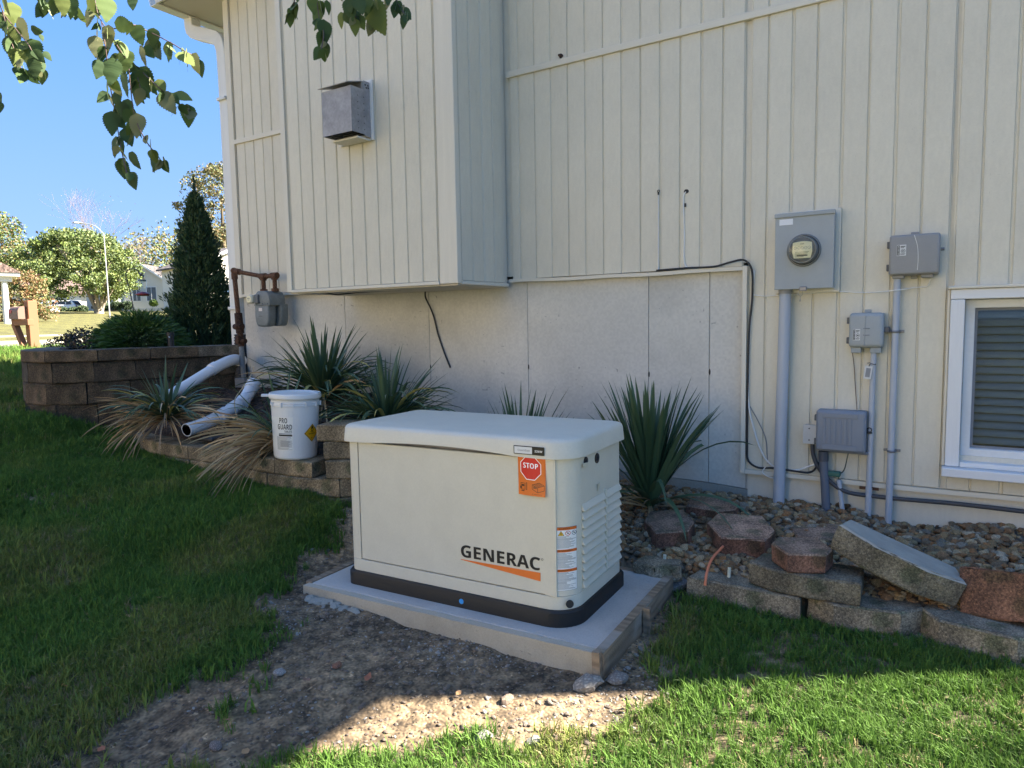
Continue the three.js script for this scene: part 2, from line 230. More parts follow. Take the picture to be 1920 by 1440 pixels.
{ // the street across the front lawns, with its kerbs
  const strip = (x0, x1, y) => { const g = new THREE.PlaneGeometry(x1 - x0, 300, 1, 60).rotateX(-Math.PI / 2).translate((x0 + x1) / 2, y, -20); return boxUV(g, 1); };
  structure('street', strip(-28.4, -18.4, 1.0), mat([0.40, 0.37, 0.36], 0.95, { map: rep(tConc, 0.2) }));
  structure('kerb_near', span(-18.4, -18.1, 0.8, 1.07, -170, 130), mat([0.5, 0.48, 0.44], 0.95, { map: rep(tConc, 0.4) }));
  structure('kerb_far', span(-28.9, -28.4, 0.8, 1.13, -170, 130), mat([0.55, 0.53, 0.48], 0.95, { map: rep(tConc, 0.4) }));
  structure('sidewalk_far', new THREE.BoxGeometry(1.3, 0.08, 300).translate(-33, curveX(-33) + 0.0, -20), mat([0.5, 0.48, 0.44], 0.95, { map: rep(tConc, 0.4) }));
}

/* ------------------------------------------------ the house */
const house = thing('house', 'cream vertical-sided house gable end with box bay over a concrete foundation', 'house');
const XL = -5.78, XR = 1.89, XC = (XL + XR) / 2, EAVE = 4.47, PITCH = 0.335, BD = 0.598, BX0 = -4.34, BX1 = -2.724;
const rakeY = x => EAVE + 0.26 + PITCH * (Math.min(x - XL, XR - x));
const WIN = { x0: -0.065, x1: 1.12, y0: 0.70, y1: 1.623 };
{ // shell: walls with thickness round a dark interior
  const wx0 = WIN.x0 + 0.06, wx1 = WIN.x1 - 0.06, wy0 = WIN.y0 + 0.08, wy1 = WIN.y1 - 0.05;
  const front = new THREE.Shape(); front.moveTo(XL + .03, 1.82); front.lineTo(-1.06, 1.82); front.lineTo(-1.06, 0.3); front.lineTo(XR - .03, 0.3); front.lineTo(XR - .03, EAVE); front.lineTo(XC, rakeY(XC) - 0.1); front.lineTo(XL + .03, EAVE); front.closePath();
  const hole = new THREE.Path(); hole.moveTo(wx0, wy0); hole.lineTo(wx1, wy0); hole.lineTo(wx1, wy1); hole.lineTo(wx0, wy1); hole.closePath(); front.holes.push(hole);
  part('wall', new THREE.ExtrudeGeometry(front, { depth: 0.16, bevelEnabled: false }).translate(0, 0, -0.18), M.trim, house);
  const back = polyShape([[XL + .03, 0], [XR - .03, 0], [XR - .03, EAVE], [XC, rakeY(XC) - 0.1], [XL + .03, EAVE]]);
  part('wall', new THREE.ExtrudeGeometry(back, { depth: 0.16, bevelEnabled: false }).translate(0, 0, -9.16), M.trim, house);
  part('wall', span(XL + .03, XL + .19, 0.2, EAVE, -9, -0.19), M.siding, house);
  part('wall', span(XR - .19, XR - .03, 0.2, EAVE, -9, -0.19), M.siding, house);
  part('floor', span(XL + .2, XR - .2, 0.22, 0.42, -8.98, -0.32), mat([0.2, 0.17, 0.14], 0.9), house);
  // roof slabs
  for (const s of [-1, 1]) {
    const ex = s < 0 ? XL - 0.5 : XR + 0.5, ey = rakeY(XL) - 0.5 * PITCH, ry = rakeY(XC);
    const g = new THREE.ExtrudeGeometry(polyShape([[ex, ey], [XC, ry], [XC, ry + 0.13], [ex, ey + 0.13]]), { depth: 9.65, bevelEnabled: false }).translate(0, 0, -9.3);
    part('roof', boxUV(g), M.roof, house);
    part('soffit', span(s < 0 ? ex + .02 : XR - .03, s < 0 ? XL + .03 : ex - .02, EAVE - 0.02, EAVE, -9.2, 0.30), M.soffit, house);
    part('fascia', span(ex - 0.01, ex + 0.01, EAVE - 0.03, ey + 0.125, -9.25, 0.32), M.trim, house);
    const gx = s < 0 ? ex - 0.075 : ex + 0.075;                          // gutter trough
    const gs = new THREE.Shape(); gs.moveTo(-.05, 0); gs.lineTo(.06, 0); gs.lineTo(.06, .12); gs.lineTo(.054, .12); gs.lineTo(.054, .008); gs.lineTo(-.044, .008); gs.lineTo(-.065, .08); gs.lineTo(-.065, .12); gs.lineTo(-.072, .12); gs.lineTo(-.072, .075); gs.closePath();
    let gg = new THREE.ExtrudeGeometry(gs, { depth: 9.54, bevelEnabled: false }); if (s > 0) gg.scale(-1, 1, 1);
    part('gutter', gg.translate(gx, EAVE - 0.02, -9.22), M.gutter, house);
  }
  const rk = s => { const e = s < 0 ? XL - .5 : XR + .5, y = rakeY(XL) - .5 * PITCH; return new THREE.ExtrudeGeometry(polyShape([[e, EAVE - .03], [s < 0 ? XL : XR, EAVE - .03], [XC, rakeY(XC) - .16], [XC, rakeY(XC) + .12], [e, y + .12]]), { depth: 0.02, bevelEnabled: false }).translate(0, 0, 0.325); };
  part('rake_board', rk(-1), M.trim, house); part('rake_board', rk(1), M.trim, house);
  const sf = s => new THREE.ExtrudeGeometry(polyShape([[s < 0 ? XL + .02 : XR - .02, EAVE + .005], [XC, rakeY(XC) - .13], [XC, rakeY(XC) - .11], [s < 0 ? XL + .02 : XR - .02, EAVE + .025]]), { depth: 0.31, bevelEnabled: false }).translate(0, 0, 0.010);
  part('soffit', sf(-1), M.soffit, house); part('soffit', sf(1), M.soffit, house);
}
// one vertical siding board: a flat face that falls away into the groove on each side
function boardGeo(w, h, ga, gb) {
  const d = 0.009, c = [[0, -d], [ga, -d], [ga + .005, 0], [w - gb - .005, 0], [w - gb, -d], [w, -d], [w, -d - .008], [0, -d - .008]];
  const g = new THREE.ExtrudeGeometry(polyShape(c), { depth: h, bevelEnabled: false });   // profile in x,y, drawn along z
  g.rotateX(Math.PI / 2).translate(0, h, 0);
  g.computeVertexNormals(); return boxUV(g);
}
const boardCache = {};
function board(x, w, y0, y1, z, ga, gb, turn = 0, m = M.siding) {
  if (w < 0.012 || y1 - y0 < 0.02) return;
  const key = [w, y1 - y0, ga, gb].map(v => v.toFixed(4)).join(); const g = boardCache[key] ??= boardGeo(w, y1 - y0, ga, gb);
  const b = part('siding_board', g, m, house); b.position.set(x, y0, z); b.rotation.y = turn; return b;
}
const sideMats = [0, 1, 2, 3].map(i => { const m = M.siding.clone(); m.color.multiplyScalar([1, 0.975, 1.02, 0.99][i]); const o = [0.13, 0.37, 0.61, 0.83][i]; m.map = tSide.clone(); m.map.offset.set(o, o * 1.7); m.map.needsUpdate = true; return m; });
const S = 0.127, GROOVE = [[0.0075, 0.0025], [0.0028, 0.0012]];      // a wide soft groove, then a tight lapped joint
const BAND = 3.19;
function boards(seam0, x0, x1, spans, z, phase = 0) {
  const k0 = Math.floor((x0 - seam0) / S), k1 = Math.ceil((x1 - seam0) / S);
  for (let k = k0; k < k1; k++) {
    const a = Math.max(x0, seam0 + k * S), b = Math.min(x1, seam0 + (k + 1) * S);
    const even = ((k + phase) % 2 + 2) % 2, ga = even ? GROOVE[0][0] : GROOVE[1][0], gb = even ? GROOVE[1][1] : GROOVE[0][1];
    for (const [y0, y1] of spans(a, b)) board(a, b - a, y0, y1, z, ga, gb, 0, sideMats[((k * 7 + 3) % 4 + 4) % 4]);
  }
}
const top = (a, b) => Math.min(rakeY(a), rakeY(b)) - 0.13;
boards(-5.5727, XL + 0.07, BX0 - 0.005, (a, b) => [[1.80, BAND - 0.022], [BAND + 0.022, top(a, b)]], 0);
boards(-2.6207, BX1 + 0.03, -1.092, (a, b) => [[1.80, BAND - 0.022], [BAND + 0.022, top(a, b)]], 0, 1);
boards(-2.6207, -1.068, WIN.x0 - 0.004, (a, b) => [[0.605, BAND - 0.022], [BAND + 0.022, top(a, b)]], 0, 1);
boards(-2.6207, WIN.x0, WIN.x1, (a, b) => [[0.605, WIN.y0 - 0.022], [WIN.y1 + 0.004, BAND - 0.022], [BAND + 0.022, top(a, b)]], 0, 1);
boards(-2.6207, WIN.x1 + 0.004, XR - 0.07, (a, b) => [[0.605, BAND - 0.022], [BAND + 0.022, top(a, b)]], 0, 1);
// the box bay: core, boards on its face and both sides, corner posts, sill strip, underside
const BY = 1.752;
part('bay_core', span(BX0 + 0.02, BX1 - 0.02, BY + 0.005, 4.62, -0.01, BD - 0.022), M.trim, house);
boards(-2.878, BX0 + 0.05, -2.864, () => [[BY + 0.022, 4.6]], BD, 0);
{ const n = 4; for (let k = 0; k < n; k++) { const z1 = BD - 0.042 - k * S, z0 = Math.max(0.02, z1 - S); board(BX1, z1 - z0, BY + 0.022, 4.6, z1, k % 2 ? .005 : .009, k % 2 ? .004 : .003, Math.PI / 2, sideMats[k % 4]); } }
part('corner_post', merge([rspan(-2.862, BX1 + 0.004, BY, 4.6, BD - 0.014, BD + 0.006, 0.003), rspan(BX1 - 0.012, BX1 + 0.006, BY, 4.6, BD - 0.036, BD + 0.004, 0.003)]), M.trim, house);
part('corner_post', rspan(BX0 - 0.004, BX0 + 0.047, BY, 4.6, BD - 0.06, BD + 0.008, 0.004), M.trim, house);
part('bay_side', span(BX0 - 0.002, BX0 + 0.03, BY, 4.6, 0.002, BD - 0.062), M.siding, house);
part('starter_strip', rspan(BX0 + 0.05, -2.866, BY - 0.004, BY + 0.018, BD - 0.016, BD + 0.012, 0.003), M.trim, house);
part('starter_strip', rspan(BX1 - 0.010, BX1 + 0.012, BY - 0.006, BY + 0.018, 0.016, BD - 0.04, 0.003), M.trim, house);
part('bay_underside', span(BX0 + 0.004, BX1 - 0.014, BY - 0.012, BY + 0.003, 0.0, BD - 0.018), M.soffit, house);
part('bay_roof', boxUV(new THREE.ExtrudeGeometry(polyShape([[0, 0], [BD + 0.2, -0.22], [BD + 0.2, -0.17], [0, 0.05]]), { depth: BX1 - BX0 + 0.3, bevelEnabled: false }).rotateY(-Math.PI / 2).translate(BX1 + 0.15, 4.84, 0)), M.roof, house);
// trim: corner posts, band, starter strips, J channel
part('corner_post', merge([rspan(XL, XL + 0.072, 1.77, EAVE, -0.02, 0.012, 0.004), rspan(XL, XL + 0.02, 1.77, EAVE, -0.1, -0.021, 0.004)]), M.trim, house);
part('corner_post', rspan(XR - 0.07, XR, 0.58, EAVE, -0.09, 0.012, 0.004), M.trim, house);
for (const [a, b] of [[XL + 0.073, BX0 - 0.006], [BX1 + 0.012, XR - 0.072]]) part('band_trim', rspan(a, b, BAND - 0.021, BAND + 0.021, -0.014, 0.016, 0.004), M.trim, house);
{ // bottom strips run a little wavy
  const strip = (x0, x1, y, sag, h) => { const n = 24, g = new THREE.BoxGeometry(x1 - x0, h, 0.028, n, 1, 1), p = g.attributes.position; for (let i = 0; i < p.count; i++) { const t = p.getX(i) / (x1 - x0) + .5; p.setY(i, p.getY(i) + y - sag * 4 * t * (1 - t) + 0.0022 * Math.sin(t * 17)); p.setX(i, p.getX(i) + (x0 + x1) / 2); p.setZ(i, p.getZ(i) + 0.001); } return g; };
  part('starter_strip', strip(XL + 0.073, BX0 + 0.03, 1.786, 0.004, 0.024), M.trim, house);
  part('starter_strip', strip(BX1 + 0.013, -1.066, 1.788, 0.006, 0.022), M.trim, house);
  part('starter_strip', strip(-1.066, XR - 0.072, 0.592, 0.004, 0.024), M.trim, house);
  part('jamb_trim', rspan(-1.094, -1.0675, 0.582, 1.80, -0.012, 0.022, 0.003), M.trim, house);
}
// foundation: one cast panel between each pair of form lines, bare footing below the paint
{
  const paint = x => lerp(0.50, 0.385, smooth(-1.6, 0.3, x)), cuts = [XL + 0.04, -4.40, -3.488, -2.592, -1.690, -1.300, -1.075, -0.143, 0.93, XR - 0.04];
  for (let i = 0; i + 1 < cuts.length; i++) {
    const a = cuts[i] + 0.0016, b = cuts[i + 1] - (i === 5 ? 0 : 0.0016), y1 = i < 6 ? 1.80 : 0.585, o = i * 0.37;
    const g = new THREE.ExtrudeGeometry(polyShape([[a, paint(a)], [b, paint(b)], [b, y1], [a, y1]]), { depth: 0.17, bevelEnabled: true, bevelThickness: 0.0025, bevelSize: 0.0025, bevelOffset: -0.0025, bevelSegments: 1 }).translate(0, 0, -0.2025);
    const m = M.conc.clone(); m.map = M.conc.map.clone(); m.map.offset.set(o, o * 0.6); m.map.needsUpdate = true; m.color.multiplyScalar([1, 0.97, 1.01, 0.98, 0.95, 1, 0.93, 0.94, 0.95][i]);
    part('foundation_panel', boxUV(g), m, house);
  }
  part('foundation_core', span(XL + 0.06, XR - 0.06, 0, 0.56, -0.30, -0.05), M.dark, house);
  part('foundation_core', span(XL + 0.06, -1.08, 0.57, 1.79, -0.30, -0.05), M.dark, house);
  const pts = []; for (let i = 0; i <= 20; i++) { const x = lerp(XL + 0.04, XR - 0.04, i / 20); pts.push([x, paint(x) - 0.002]); }
  part('foundation_footing', boxUV(new THREE.ExtrudeGeometry(polyShape([...pts, [XR - 0.04, 0], [XL + 0.04, 0]]), { depth: 0.02, bevelEnabled: false }).translate(0, 0, -0.045)), M.footing, house);
  for (const x of [-3.488, -2.592, -1.69, -1.30]) part('form_tie', new THREE.SphereGeometry(0.012, 8, 6).scale(0.5, 1.6, 0.35).translate(x + 0.003, 1.16 + 0.02 * Math.sin(x * 9), -0.0305), M.dark, house);
  part('tar_strip', span(-0.30, 0.02, 0.28, 0.345, -0.024, -0.018), M.black, house);
}
// window with casing, vinyl frame, pane and blind
{
  const w = new THREE.Group(); w.name = 'window'; house.add(w);
  const c = 0.062, { x0, x1, y0, y1 } = WIN;
  for (const [a, b, e, f, d] of [[x0, x1, y1 - 0.05, y1, 0.05], [x0, x0 + c, y0 + 0.03, y1 - 0.051, 0.05], [x1 - c, x1, y0 + 0.03, y1 - 0.051, 0.05]]) part('casing', rspan(a, b, e, f, -0.015, d - 0.005, 0.005), M.white, w);
  part('casing_lip', merge([rspan(x0 - 0.012, x1 + 0.012, y1 + 0.001, y1 + 0.016, -0.012, 0.058, 0.004), rspan(x0 - 0.014, x0 - 0.001, y0 + 0.03, y1, -0.012, 0.03, 0.004)]), M.trim, w);
  part('sill', rspan(x0 - 0.012, x1 + 0.012, y0 - 0.018, y0 + 0.028, -0.015, 0.088, 0.006), M.white, w);
  const a = x0 + c + 0.001, b = x1 - c - 0.001, e = y0 + 0.055, f = y1 - 0.052, t = 0.042;
  part('sill_step', rspan(a, b, y0 + 0.029, e, -0.10, 0.035, 0.004), M.white, w);
  const fr = new THREE.Shape(); fr.moveTo(a, e); fr.lineTo(b, e); fr.lineTo(b, f); fr.lineTo(a, f); fr.closePath(); const ho = new THREE.Path(); ho.moveTo(a + t, e + t + 0.02); ho.lineTo(b - t, e + t + 0.02); ho.lineTo(b - t, f - t); ho.lineTo(a + t, f - t); ho.closePath(); fr.holes.push(ho);
  part('frame', new THREE.ExtrudeGeometry(fr, { depth: 0.05, bevelEnabled: true, bevelSize: 0.003, bevelThickness: 0.003, bevelOffset: -0.003, bevelSegments: 1 }).translate(0, 0, -0.085), M.white, w);
  const gx0 = a + t, gx1 = b - t, gy0 = e + t + 0.02, gy1 = f - t;
  part('gasket', merge([span(gx0, gx1, gy1 - .012, gy1 - .0005, -0.078, -0.066), span(gx0, gx1, gy0 + .0005, gy0 + .012, -0.078, -0.066), span(gx0 + .0005, gx0 + .012, gy0 + .012, gy1 - .012, -0.078, -0.066)]), mat([0.2, 0.21, 0.23], 0.5), w);
  part('pane', span(gx0 + .001, gx1 - .001, gy0 + .001, gy1 - .001, -0.074, -0.071), new THREE.MeshPhysicalMaterial({ color: lin(0.72, 0.78, 0.82), transmission: 1, roughness: 0.03, thickness: 0, ior: 1.5 }), w);
  const sl = boxUV(new THREE.CylinderGeometry(0.03, 0.03, gx1 - gx0 - 0.02, 6, 1, true, -0.7, 1.4).rotateZ(Math.PI / 2)), bm = mat([0.20, 0.245, 0.29], 0.5, { side: THREE.DoubleSide });
  for (let y = gy0 + 0.02; y < gy1; y += 0.0405) { const s = part('blind_slat', sl, bm, w); s.position.set((gx0 + gx1) / 2, y, -0.16); s.rotation.x = -0.45; }
}
// downspout at the front corner: outlet, two elbows, long drop
{
  const prof = (g => g)(new THREE.Shape()), w = 0.05, d = 0.062, r = 0.014;
  prof.moveTo(-w + r, -d); prof.lineTo(w - r, -d); prof.quadraticCurveTo(w, -d, w, -d + r); prof.lineTo(w, d - r); prof.quadraticCurveTo(w, d, w - r, d); prof.lineTo(-w + r, d); prof.quadraticCurveTo(-w, d, -w, d - r); prof.lineTo(-w, -d + r); prof.quadraticCurveTo(-w, -d, -w + r, -d);
  const path = new THREE.CatmullRomCurve3([V(-6.35, 4.46, -0.06), V(-6.35, 4.40, -0.06), V(-6.335, 4.345, -0.06), V(-6.27, 4.305, -0.06), V(-6.03, 4.215, -0.06), V(-5.93, 4.165, -0.06), V(-5.89, 4.08, -0.063), V(-5.88, 3.95, -0.063), V(-5.876, 1.45, -0.063), V(-5.876, 1.32, -0.063)], false, 'centripetal');
  const ds = part('downspout', new THREE.ExtrudeGeometry(prof, { steps: 90, extrudePath: path, bevelEnabled: false }), M.gutter, house);
  part('joint', rspan(-5.940, -5.817, 3.60, 3.63, -0.137, 0.011, 0.006), M.gutter, ds);
  part('strap', rspan(-5.935, -5.80, 1.66, 1.69, -0.137, 0.011, 0.006), M.gutter, ds);
}

/* ------------------------------------------------ standby generator on its pad */
const font = await new FontLoader().loadAsync('fonts/droid/droid_sans_bold.typeface.json');
const GEN = V(-1.879, 0.2706, 1.561), GYAW = 0.0601;
{
  const pad = thing('concrete_pad', 'low concrete pad edged with weathered wooden form boards under the generator', 'pad', GEN); pad.rotation.y = GYAW;
  const slab = stone([[-0.735, -0.455], [0.738, -0.455], [0.738, 0.378], [-0.735, 0.378]], 0.12, 3, 0.0015, 0.2, 0.2, 0.004); slab.translate(0, -0.12, 0);
  part('slab', slab, M.slab, pad);
  const bd = (x0, x1, z0, z1, y0, y1, m, seed) => { let g = new THREE.BoxGeometry(x1 - x0, y1 - y0, z1 - z0, Math.max(2, Math.round((x1 - x0) / .04)), 3, Math.max(2, Math.round((z1 - z0) / .04))); const p = g.attributes.position, along = x1 - x0 > z1 - z0; for (let i = 0; i < p.count; i++) { const t = along ? p.getX(i) : p.getZ(i), k = (fbm(t * 9 + seed, p.getY(i) * 30, seed, 3) - .5); if (Math.abs(p.getY(i)) > (y1 - y0) * .45) p.setY(i, p.getY(i) + k * .008 - (p.getY(i) > 0 ? .003 : 0)); if (along) p.setZ(i, p.getZ(i) + k * .006); else p.setX(i, p.getX(i) + k * .006); } g = g.toNonIndexed(); g.computeVertexNormals(); g.translate((x0 + x1) / 2, (y0 + y1) / 2, (z0 + z1) / 2); const w = boxUV(g, 1), uv = w.attributes.uv; if (!along) for (let i = 0; i < uv.count; i++) uv.setXY(i, uv.getX(i), uv.getY(i)); return part('form_board', w, m, pad); };
  const plaster = mat([0.62, 0.565, 0.47], 0.95, { map: rep(tConc, 1.3), bumpMap: rep(tConcB, 1.2), bumpScale: 0.006 });
  bd(-0.755, 0.741, 0.3795, 0.418, -0.10, 0.001, plaster, 2).userData.label = 'long front form board caked with dried cement';
  bd(0.740, 0.778, -0.46, 0.425, -0.115, 0.012, M.wood, 5);
  bd(-0.773, -0.737, -0.46, 0.378, -0.10, 0.006, M.wood, 8);
  bd(-0.77, 0.74, -0.493, -0.457, -0.10, 0.004, M.wood, 11);
  for (const [x, z] of [[0.795, -0.02], [0.757, 0.438]]) { const st = part('stake', boxUV(new THREE.BoxGeometry(0.03, 0.14, 0.022, 2, 3, 2).translate(x, -0.075, z)), M.wood, pad); st.rotation.z = 0.03; }
  // cement that spilled under the corner of the form
  for (let i = 0; i < 9; i++) { const r = rng(90 + i), x = -0.68 + i * 0.05, g = new THREE.IcosahedronGeometry(1, 2), p = g.attributes.position; for (let k = 0; k < p.count; k++) { const n = 0.35 + 1.25 * fbm(p.getX(k) * 2.3 + i * 5, p.getY(k) * 2.3, p.getZ(k) * 2.3 + 0.3, 4); p.setXYZ(k, p.getX(k) * n, p.getY(k) * n, p.getZ(k) * n); } g.computeVertexNormals(); part('cement_lump', boxUV(g.scale(0.03 + .03 * r(), 0.012 + .016 * r(), 0.02 + .025 * r()).rotateY(r() * 6).translate(x, -0.046 - 0.004 * i, 0.426 + 0.02 * r())), M.footing, pad); }

  const gen = thing('generator', 'beige standby generator with louvred end and orange stop tag on concrete pad', 'generator', GEN); gen.rotation.y = GYAW;
  const L = 0.603, W = 0.302;
  const plan = (l, w, r, n = 9) => { let q = []; for (const [sx, sz, a0] of [[1, 1, 0], [-1, 1, 1], [-1, -1, 2], [1, -1, 3]]) for (let i = 0; i <= n; i++) { const a = (a0 + i / n) * Math.PI / 2, rad = sx > 0 ? (sz > 0 ? r : r * 0.4) : r * 0.42; q.push([sx * (l - rad) + rad * Math.cos(a) + (sx < 0 ? 0.012 : 0), sz * (w - rad) + rad * Math.sin(a)]); } if (n === 10) { const f = q.slice(0, 11), g = q.slice(11); q = [...f, ...Array.from({ length: 14 }, (_, i) => { const t = (i + 1) / 15; return [lerp(f[10][0], g[0][0], t), f[10][1]]; }), ...g]; } return q; };
  const loft = rings => { const n = rings[0][1].length, pos = [], idx = []; rings.forEach(([y, pl]) => pl.forEach(([x, z], i) => pos.push(x, typeof y === 'function' ? y(x, z) : y, z))); for (let k = 0; k + 1 < rings.length; k++) for (let i = 0; i < n; i++) { const a = k * n + i, b = k * n + (i + 1) % n, c = a + n, d = b + n; idx.push(a, c, b, b, c, d); } const g = new THREE.BufferGeometry(); g.setAttribute('position', new THREE.Float32BufferAttribute(pos, 3)); g.setIndex(idx); return boxUV(toCreasedNormals(g, 0.6)); };
  part('base_skirt', loft([[0.0, plan(L - .01, W - .01, .125)], [0.0, plan(L, W, .13)], [0.058, plan(L, W, .13)], [0.067, plan(L - .006, W - .006, .125)], [0.067, plan(L - .06, W - .06, .08)]]), M.rubber, gen);
  part('blue_dot', new THREE.CylinderGeometry(0.0115, 0.0115, 0.002, 20).rotateX(Math.PI / 2).translate(0.073, 0.030, W + 0.0005), mat([0.05, 0.32, 0.72], 0.4), gen);
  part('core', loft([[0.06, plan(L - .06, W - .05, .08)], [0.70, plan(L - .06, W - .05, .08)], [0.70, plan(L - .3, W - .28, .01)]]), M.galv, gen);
  const bI = 0.016, out = (o) => plan(L - bI + o, W - bI + o, 0.115);
  part('lower_band', loft([[0.0675, out(-.012)], [0.0675, out(0)], [0.121, out(0)], [0.123, out(-.002)], [0.123, out(-.03)]]), M.gen, gen);
  part('drain_plug', new THREE.CylinderGeometry(0.016, 0.016, 0.006, 22).rotateX(Math.PI / 2).rotateY(0.72).translate(0.568, 0.096, 0.2595), M.black, gen);
  // shell: the strip of wall that runs from the door round both ends and the back
  { const zf = W - bI, th = 0.014; const o = plan(L - bI, zf, 0.115, 12), i = plan(L - bI - th, zf - th, 0.101, 12);
    const strip = (from, to) => { const a = [], b = []; for (let k = 0; k < o.length; k++) { if (from(o[k])) { a.push(o[k]); b.push(i[k]); } } return [...a, ...b.reverse()]; };
    // reorder so that the run starts at the door's left jamb and ends at its right jamb
    const n = 13, order = []; for (let k = n + n - n; k < o.length; k++) order.push(k); const seq = [...Array(o.length).keys()].map(k => (k + n) % o.length);
    const oo = [[-0.501, zf], ...seq.map(k => o[k]), [0.5225, zf]], ii = [[-0.501, zf - th], ...seq.map(k => i[k]), [0.5225, zf - th]];
    part('shell', boxUV(toCreasedNormals(prism([...oo, ...ii.reverse()], 0.125, 0.69), 0.5)), M.gen, gen);
    const door = part('front_panel', boxUV(rspan(-0.4955, 0.5175, 0.128, 0.684, zf - 0.018, zf + 0.001, 0.003)), M.gen, gen);
    const ink = mat([0.012, 0.012, 0.012], 0.5), orange = mat([0.80, 0.19, 0.03], 0.5);
    const tg = new TextGeometry('GENERAC', { font, size: 0.06, depth: 0.0016, curveSegments: 6 }); tg.computeBoundingBox(); const bb = tg.boundingBox; tg.translate(-bb.min.x, -bb.min.y, 0).scale(0.383 / (bb.max.x - bb.min.x), 0.054 / (bb.max.y - bb.min.y), 1).translate(0.068, 0.2235, zf + 0.0012);
    part('logo_lettering', tg, ink, door);
    part('logo_wedge', new THREE.ExtrudeGeometry(polyShape([[0.066, 0.2125], [0.452, 0.2150], [0.452, 0.1795], [0.066, 0.2105]]), { depth: 0.0015, bevelEnabled: false }).translate(0, 0, zf + 0.0012), orange, door);
    part('trade_mark', new THREE.TorusGeometry(0.004, 0.0007, 6, 16).translate(0.461, 0.272, zf + 0.002), ink, door);
    // stop tag hung from the lid, curling slightly
    const tt = canvasTex(512, 620, (c, w, h) => { c.fillStyle = '#e0701c'; c.fillRect(0, 0, w, h); c.fillStyle = '#fff'; const oct = (r) => { c.beginPath(); for (let k = 0; k < 8; k++) { const a = Math.PI / 8 + k * Math.PI / 4; c[k ? 'lineTo' : 'moveTo'](240 + r * Math.cos(a), 175 + r * Math.sin(a)); } c.closePath(); c.fill(); }; oct(208); c.fillStyle = '#d8261a'; oct(196); c.fillStyle = '#fff'; c.font = 'bold 118px sans-serif'; c.textAlign = 'center'; c.fillText('STOP', 240, 180);
      c.strokeStyle = '#3a1c08'; c.lineWidth = 7; c.fillStyle = '#3a1c08'; c.strokeRect(50, 430, 80, 100); c.fillRect(62, 450, 56, 30); c.fillRect(35, 480, 34, 40); c.fillRect(60, 545, 60, 14); c.strokeRect(152, 420, 16, 110); c.beginPath(); c.moveTo(270, 440); c.lineTo(400, 400); c.lineTo(490, 440); c.lineTo(490, 520); c.lineTo(370, 560); c.lineTo(270, 510); c.closePath(); c.stroke(); c.beginPath(); c.moveTo(270, 440); c.lineTo(370, 480); c.lineTo(490, 440); c.moveTo(370, 480); c.lineTo(370, 560); c.stroke(); c.fillStyle = '#8a4a1c'; c.fillRect(290, 462, 66, 40); for (let k = 0; k < 4; k++) { c.beginPath(); c.moveTo(300 + k * 28, 430 - k * 8); c.lineTo(390 + k * 22, 468 - k * 8); c.stroke(); } c.fillRect(270, 585, 20, 10); c.fillRect(300, 588, 150, 6); });
    const tgx = 0.357, tw = 0.124, thh = 0.157, pg = new THREE.BoxGeometry(tw, thh, 0.0008, 8, 8, 1), pp = pg.attributes.position; for (let k = 0; k < pp.count; k++) { const u = pp.getX(k) / tw + .5, v = .5 - pp.getY(k) / thh; pp.setXYZ(k, pp.getX(k) + tgx + tw / 2 + .004 * v, pp.getY(k) + 0.611 - 0.006 * u * (1 - v), pp.getZ(k) + zf + 0.0035 + 0.010 * v * v * (0.4 + u) + 0.003 * Math.sin(u * 4)); } pg.computeVertexNormals();
    part('stop_tag', pg, mat('#ffffff', 0.45, { map: tt }), gen).userData.label = 'orange tag with a red stop octagon';
    // warning label wrapped on the rounded corner
    const wl = canvasTex(512, 1400, (c, w, h) => { c.fillStyle = '#e9e8e2'; c.fillRect(0, 0, w, h); const bar = (y, s) => { c.fillStyle = '#d9691e'; c.fillRect(0, y, w, 62); c.fillStyle = '#3a2413'; c.font = 'bold 42px sans-serif'; c.textAlign = 'center'; c.fillText(s, w / 2, y + 46); }; const r = rng(4); const lines = (y0, y1) => { for (let y = y0; y < y1; y += 19) { c.fillStyle = r() < 0.2 ? '#222' : '#6b6b68'; c.fillRect(16, y, (w - 32) * (0.55 + 0.45 * r()), 7); } }; c.fillStyle = '#4a1d0a'; c.fillRect(0, 0, w, 6); bar(6, '⚠ WARNING'); lines(205, 470); bar(490, 'AVERTISSEMENT'); lines(565, 900); bar(925, 'ADVERTENCIA'); lines(1000, 1380);
      for (let k = 0; k < 2; k++) { c.fillStyle = '#e8b81c'; c.beginPath(); c.moveTo(70 + k * 135, 85); c.lineTo(18 + k * 135, 185); c.lineTo(122 + k * 135, 185); c.closePath(); c.fill(); c.strokeStyle = '#222'; c.lineWidth = 6; c.stroke(); c.fillStyle = '#222'; c.fillRect(62 + k * 135, 120, 16, 48); } for (let k = 0; k < 2; k++) { c.strokeStyle = k ? '#345' : '#c0281c'; c.lineWidth = 10; c.beginPath(); c.arc(330 + k * 125, 138, 46, 0, 7); c.moveTo(298 + k * 125, 105); c.lineTo(362 + k * 125, 171); c.stroke(); c.fillStyle = '#333'; c.fillRect(315 + k * 125, 128, 30, 22); } c.strokeStyle = '#555'; c.lineWidth = 5; c.strokeRect(2, 2, w - 4, h - 4); });
    const cr = 0.115 + 0.0012, lab = new THREE.CylinderGeometry(cr, cr, 0.262, 24, 1, true, 0.18, 1.02); lab.translate(L - bI - 0.115, 0.278, zf - 0.115);
    part('warning_label', lab, mat('#ffffff', 0.5, { map: wl, side: THREE.DoubleSide }), gen).userData.label = 'tall white warning label with orange headings';
  }
